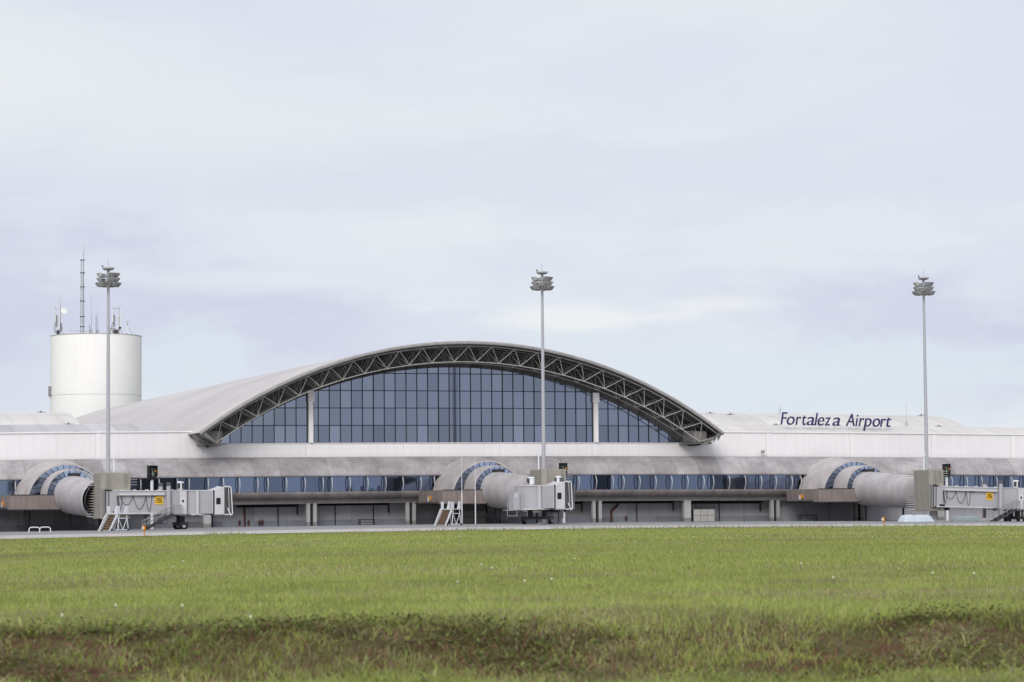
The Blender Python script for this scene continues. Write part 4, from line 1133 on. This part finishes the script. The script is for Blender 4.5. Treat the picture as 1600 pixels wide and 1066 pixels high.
# a few long arching clumps with broader blades
n = 46; cu, cD = scatter(n, 22.4, 26.4, .21); U = []; DD = []
for a, c in zip(cu, cD):
    k = rng.integers(14, 46); sp_ = rng.uniform(.03, .09); U.append(a+rng.normal(0, sp_, k)); DD.append(c+rng.normal(0, sp_, k))
U = np.concatenate(U); DD = np.concatenate(DD); k = len(U)
parts.append(blades(U, DD, rng.uniform(.12, .27, k), rng.uniform(.008, .015, k), rng.uniform(.9, 1.8, k), colours(U, DD)*rng.uniform(.75, 1.15, (k, 1)), 3))
# middle and far field
n = 260000; u, D = scatter(n, 45, 95, .215)
parts.append(blades(u, D, rng.uniform(.07, .17, n)*(.75+.5*fbm(u+100, D+100, .3, 71)), rng.uniform(.010, .024, n), rng.uniform(.1, .8, n), colours(u, D), 2))
n = 260000; u, D = scatter(n, 93, 215, .215)
parts.append(blades(u, D, rng.uniform(.05, .14, n), rng.uniform(.022, .05, n), rng.uniform(.1, .8, n), colours(u, D)*1.02, 2))
# straggling weeds along the far edge of the field
n = 5200; X_ = rng.uniform(-85, 18, n); Y_ = GRASS_Y-rng.exponential(1.1, n); u = (X_-CAM.x)*CT-(Y_-CAM.y)*ST; D = (X_-CAM.x)*ST+(Y_-CAM.y)*CT
cl = fbm(X_+200, Y_*0, .35, 81); keep = rng.random(n) < np.clip((cl-.42)*5, .05, 1); u, D = u[keep], D[keep]; n = len(u)
parts.append(blades(u, D, rng.uniform(.12, .42, n), rng.uniform(.014, .032, n), rng.uniform(.1, .8, n), colours(u, D)*.75, 2))
make_grass('grass', parts, 'rough green grass field with brown seed heads and an earthy bank')
# low leafy weeds on the bank
n = 90000; u, D = scatter(n, 22.0, 26.4, .225); x = CAM.x+u*CT+D*ST; y = CAM.y-u*ST+D*CT
tf = fbm(x+140, y+240, 1.1, 91); bk = bank_amount(u, D); keep = rng.random(n) < np.clip((tf-.46)*5, .04, .8)*np.clip(bk*1.1, 0, 1); u, D, tf = u[keep], D[keep], tf[keep]; n = len(u)
x = CAM.x+u*CT+D*ST; y = CAM.y-u*ST+D*CT; z = gz_many(u, D)+rng.uniform(.0, .10, n)*tf*1.6
V = np.zeros((n, 5, 3)); sz = rng.uniform(.012, .036, n); az = rng.random(n)*6.283; ti = rng.uniform(-.2, .9, n)
dx, dy = np.cos(az), np.sin(az)
for q, (a_, b_) in enumerate(((-.15, -.12), (-.15, .12), (.5, -.5), (.5, .5), (1.2, 0))):
    V[:, q, 0] = x+(dx*a_-dy*b_)*sz; V[:, q, 1] = y+(dy*a_+dx*b_)*sz; V[:, q, 2] = z+ti*a_*sz
cc = np.array([(.17, .215, .055), (.22, .26, .065), (.11, .13, .04), (.20, .11, .06)])[rng.integers(0, 4, n)]*rng.uniform(.6, 1.25, (n, 1))
make_grass('leafy_weeds', [(V, cc)], 'low dark green leafy weeds creeping over the earth bank')
# scattered small flowers
fl0 = None
fpos = [(270,888),(286,879),(1302,907),(862,908),(97,966),(181,950),(285,951),(392,968),(715,914),(720,836),(718,840),(783,846),(1083,840),(1088,848),(415,845),(898,876),(1328,834),(1339,837),(1347,836),(1564,834),(1570,832),(1594,831),(1522,900),(1457,899),(820,912),(752,885),(768,890),(1252,883)]
vd0 = Vector((ST, CT, 0)); vr0 = Vector((CT, -ST, 0)); vu0 = Vector((0, 0, 1))
vd = vd0*math.cos(PITCH)+vu0*math.sin(PITCH); vu = vu0*math.cos(PITCH)-vd0*math.sin(PITCH); cr_, sr_ = math.cos(-ROLL), math.sin(-ROLL)
for px, py in fpos:                                  # spots in the field where the blossoms grow
    a_, c_ = px-800, py-533; r3 = vd+vr0*((cr_*a_+sr_*c_)/4200)-vu*((-sr_*a_+cr_*c_)/4200)
    D = 22.
    while D < 178:
        p = CAM+r3*(D/(r3.dot(vd0))); 
        if p.z < ground(p.x, p.y)+.13: break
        D += .5
    if fl0 is None:
        fl0 = empty('small_flower'); b = MB()
        for k in range(5):
            a = 2*math.pi*k/5; b.add([(0, 0, .0), (.03*math.cos(a-.4), .03*math.sin(a-.4), .012), (.045*math.cos(a), .045*math.sin(a), .01), (.03*math.cos(a+.4), .03*math.sin(a+.4), .012)], [(0, 1, 2, 3)])
        b.tube((0, 0, -.005), (0, 0, .02), .022, 8); b.build('blossom', 'petal', fl0)
        b = MB(); b.tube((0, 0, -.16), (0, 0, 0), .004, 4, tone=.4); b.build('flower_stem', 'tarp2', fl0); o = fl0
    else: o = copy_tree(fl0)
    s_ = .25+min(.8, D/150.); o.scale = (s_, s_, 1.0); o.location = (p.x, p.y, ground(p.x, p.y)+.15)
    tag(o, 'tiny pale blossom standing in the green field', 'flower', 'tiny pale blossoms in the field')

# ================================================================== CAMERA, LIGHT, SKY
cam = bpy.data.cameras.new('camera'); co_ = bpy.data.objects.new('camera', cam); COL.objects.link(co_)
cam.sensor_width = 36; cam.lens = 36*4200/1600.; cam.clip_end = 9000; cam.clip_start = .5
rm = Matrix.Rotation(-TH, 4, 'Z') @ Matrix.Rotation(math.pi/2+PITCH, 4, 'X') @ Matrix.Rotation(-ROLL, 4, 'Z')
co_.matrix_world = Matrix.Translation(CAM) @ rm
cam.dof.use_dof = True; cam.dof.focus_distance = 275; cam.dof.aperture_fstop = 4.0
scn.camera = co_
SUN_EL, SUN_AZ = R(33), R(-148)                      # from behind and left of the viewpoint
sd = bpy.data.lights.new('sun', 'SUN'); sd.energy = 2.05; sd.angle = R(35); sd.color = (1, .965, .92)
so = bpy.data.objects.new('sun', sd); COL.objects.link(so)
sv = Vector((math.cos(SUN_EL)*math.sin(SUN_AZ), math.cos(SUN_EL)*math.cos(SUN_AZ), math.sin(SUN_EL)))
so.rotation_euler = sv.to_track_quat('Z', 'Y').to_euler()
wd = bpy.data.worlds.new('World'); scn.world = wd; wd.use_nodes = True; nt = wd.node_tree; L = nt.links
for n_ in list(nt.nodes): nt.nodes.remove(n_)
wo = _n(nt, 'ShaderNodeOutputWorld'); bg1 = _n(nt, 'ShaderNodeBackground'); bg2 = _n(nt, 'ShaderNodeBackground')
sky = _n(nt, 'ShaderNodeTexSky', sky_type='NISHITA'); sky.sun_disc = False; sky.sun_elevation = SUN_EL; sky.sun_rotation = SUN_AZ
L.new(sky.outputs[0], bg1.inputs[0]); bg1.inputs[1].default_value = .08
tc = _n(nt, 'ShaderNodeTexCoord'); sep = _n(nt, 'ShaderNodeSeparateXYZ'); L.new(tc.outputs['Generated'], sep.inputs[0])
SKYLOC = (.3, .1, 0)
def wn(scale3, sc, det, loc=(0, 0, 0)):
    mp = _n(nt, 'ShaderNodeMapping'); mp.inputs['Scale'].default_value = scale3; mp.inputs['Location'].default_value = loc; L.new(tc.outputs['Generated'], mp.inputs[0])
    q = _n(nt, 'ShaderNodeTexNoise'); q.inputs['Scale'].default_value = sc; q.inputs['Detail'].default_value = det; q.inputs['Roughness'].default_value = .55; q.inputs['Distortion'].default_value = .25
    L.new(mp.outputs[0], q.inputs['Vector']); return q.outputs['Fac']
def rampn(src, st):
    q = _n(nt, 'ShaderNodeValToRGB'); cr = q.color_ramp
    while len(cr.elements) < len(st): cr.elements.new(.5)
    for e, (p, c) in zip(cr.elements, st): e.position = p; e.color = (*c, 1)
    L.new(src, q.inputs[0]); return q.outputs[0]
base_c = rampn(wn((1, 1, 3.0), 7.0, 7, SKYLOC), [(.36, (.655, .685, .820)), (.46, (.695, .730, .840)), (.54, (.730, .770, .855)), (.62, (.745, .800, .870)), (.72, (.79, .830, .875))])
high_c = rampn(wn((1, 1, 3.0), 5.0, 6, (2, 1, 3)), [(.36, (.715, .745, .850)), (.48, (.755, .790, .855)), (.62, (.785, .822, .855))])
mr = _n(nt, 'ShaderNodeMapRange'); mr.inputs['From Min'].default_value = .06; mr.inputs['From Max'].default_value = .16; L.new(sep.outputs['Z'], mr.inputs['Value'])
mx = _n(nt, 'ShaderNodeMix', data_type='RGBA'); L.new(mr.outputs[0], mx.inputs['Factor']); L.new(base_c, mx.inputs['A']); L.new(high_c, mx.inputs['B'])
streak = _n(nt, 'ShaderNodeMapRange'); streak.inputs['From Min'].default_value = .54; streak.inputs['From Max'].default_value = .70; streak.inputs['To Max'].default_value = .75
L.new(wn((1, 1, 14), 6.0, 6, (5, 2, 1)), streak.inputs['Value'])
lowm = _n(nt, 'ShaderNodeMapRange'); lowm.inputs['From Min'].default_value = .12; lowm.inputs['From Max'].default_value = .05; L.new(sep.outputs['Z'], lowm.inputs['Value'])
mm_ = _n(nt, 'ShaderNodeMath', operation='MULTIPLY'); L.new(streak.outputs[0], mm_.inputs[0]); L.new(lowm.outputs[0], mm_.inputs[1])
mx2 = _n(nt, 'ShaderNodeMix', data_type='RGBA'); L.new(mm_.outputs[0], mx2.inputs['Factor']); L.new(mx.outputs['Result'], mx2.inputs['A']); mx2.inputs['B'].default_value = (.84, .86, .88, 1)
# individual cloud banks and clear gaps, placed by direction
rot = _n(nt, 'ShaderNodeMapping'); rot.inputs['Rotation'].default_value = (0, 0, TH); L.new(tc.outputs['Generated'], rot.inputs[0])
nz = _n(nt, 'ShaderNodeTexNoise'); nz.inputs['Scale'].default_value = 14; nz.inputs['Detail'].default_value = 7; nz.inputs['Roughness'].default_value = .6
strm = _n(nt, 'ShaderNodeMapping'); strm.inputs['Scale'].default_value = (1, 1, 2.6); L.new(rot.outputs[0], strm.inputs[0]); L.new(strm.outputs[0], nz.inputs['Vector'])
last = mx2.outputs['Result']
LAV, PALE, WHT = (.610, .635, .785, 1), (.715, .790, .865, 1), (.86, .875, .89, 1)
for x_, z_, wx_, wz_, colr, amt in ((.150, .071, .075, .020, LAV, .80), (.205, .060, .05, .020, LAV, .85), (-.190, .078, .055, .030, LAV, .75), (-.105, .073, .070, .020, LAV, .60),
        (.02, .127, .16, .014, LAV, .28), (.055, .050, .10, .022, PALE, .8), (-.135, .052, .04, .014, PALE, .7), (.035, .0735, .040, .0045, WHT, .8), (.165, .055, .05, .008, PALE, .5),
        (.13, .105, .09, .012, WHT, .30), (-.09, .088, .05, .004, WHT, .35), (.08, .078, .02, .003, WHT, .6), (-.13, .15, .10, .02, WHT, .25)):
    sub = _n(nt, 'ShaderNodeVectorMath', operation='SUBTRACT'); L.new(rot.outputs[0], sub.inputs[0]); sub.inputs[1].default_value = (x_, 1, z_)
    scl = _n(nt, 'ShaderNodeVectorMath', operation='MULTIPLY'); L.new(sub.outputs[0], scl.inputs[0]); scl.inputs[1].default_value = (1/wx_, 1.5, 1/wz_)
    ln = _n(nt, 'ShaderNodeVectorMath', operation='LENGTH'); L.new(scl.outputs[0], ln.inputs[0])
    ad = _n(nt, 'ShaderNodeMath', operation='MULTIPLY_ADD'); L.new(nz.outputs['Fac'], ad.inputs[0]); ad.inputs[1].default_value = 4.2; ad.inputs[2].default_value = -2.1
    sm_ = _n(nt, 'ShaderNodeMath', operation='ADD'); L.new(ad.outputs[0], sm_.inputs[0]); L.new(ln.outputs['Value'], sm_.inputs[1])
    q = _n(nt, 'ShaderNodeMapRange', interpolation_type='SMOOTHSTEP'); q.inputs['From Min'].default_value = 1.5; q.inputs['From Max'].default_value = .35; q.inputs['To Max'].default_value = amt; L.new(sm_.outputs[0], q.inputs['Value'])
    mq = _n(nt, 'ShaderNodeMix', data_type='RGBA'); L.new(q.outputs[0], mq.inputs['Factor']); L.new(last, mq.inputs['A']); mq.inputs['B'].default_value = colr; last = mq.outputs['Result']
L.new(last, bg2.inputs[0])
zen = _n(nt, 'ShaderNodeMapRange'); zen.inputs['From Min'].default_value = .2; zen.inputs['From Max'].default_value = 1.0; zen.inputs['To Min'].default_value = 1.045; zen.inputs['To Max'].default_value = 1.35
L.new(sep.outputs['Z'], zen.inputs['Value']); L.new(zen.outputs[0], bg2.inputs[1])
mxw = _n(nt, 'ShaderNodeMixShader'); mxw.inputs[0].default_value = .92; L.new(bg1.outputs[0], mxw.inputs[1]); L.new(bg2.outputs[0], mxw.inputs[2]); L.new(mxw.outputs[0], wo.inputs[0])
scn.view_settings.view_transform = 'Standard'; scn.view_settings.look = 'None'; scn.view_settings.exposure = 0
scn.render.engine = 'CYCLES'; scn.cycles.max_bounces = 6
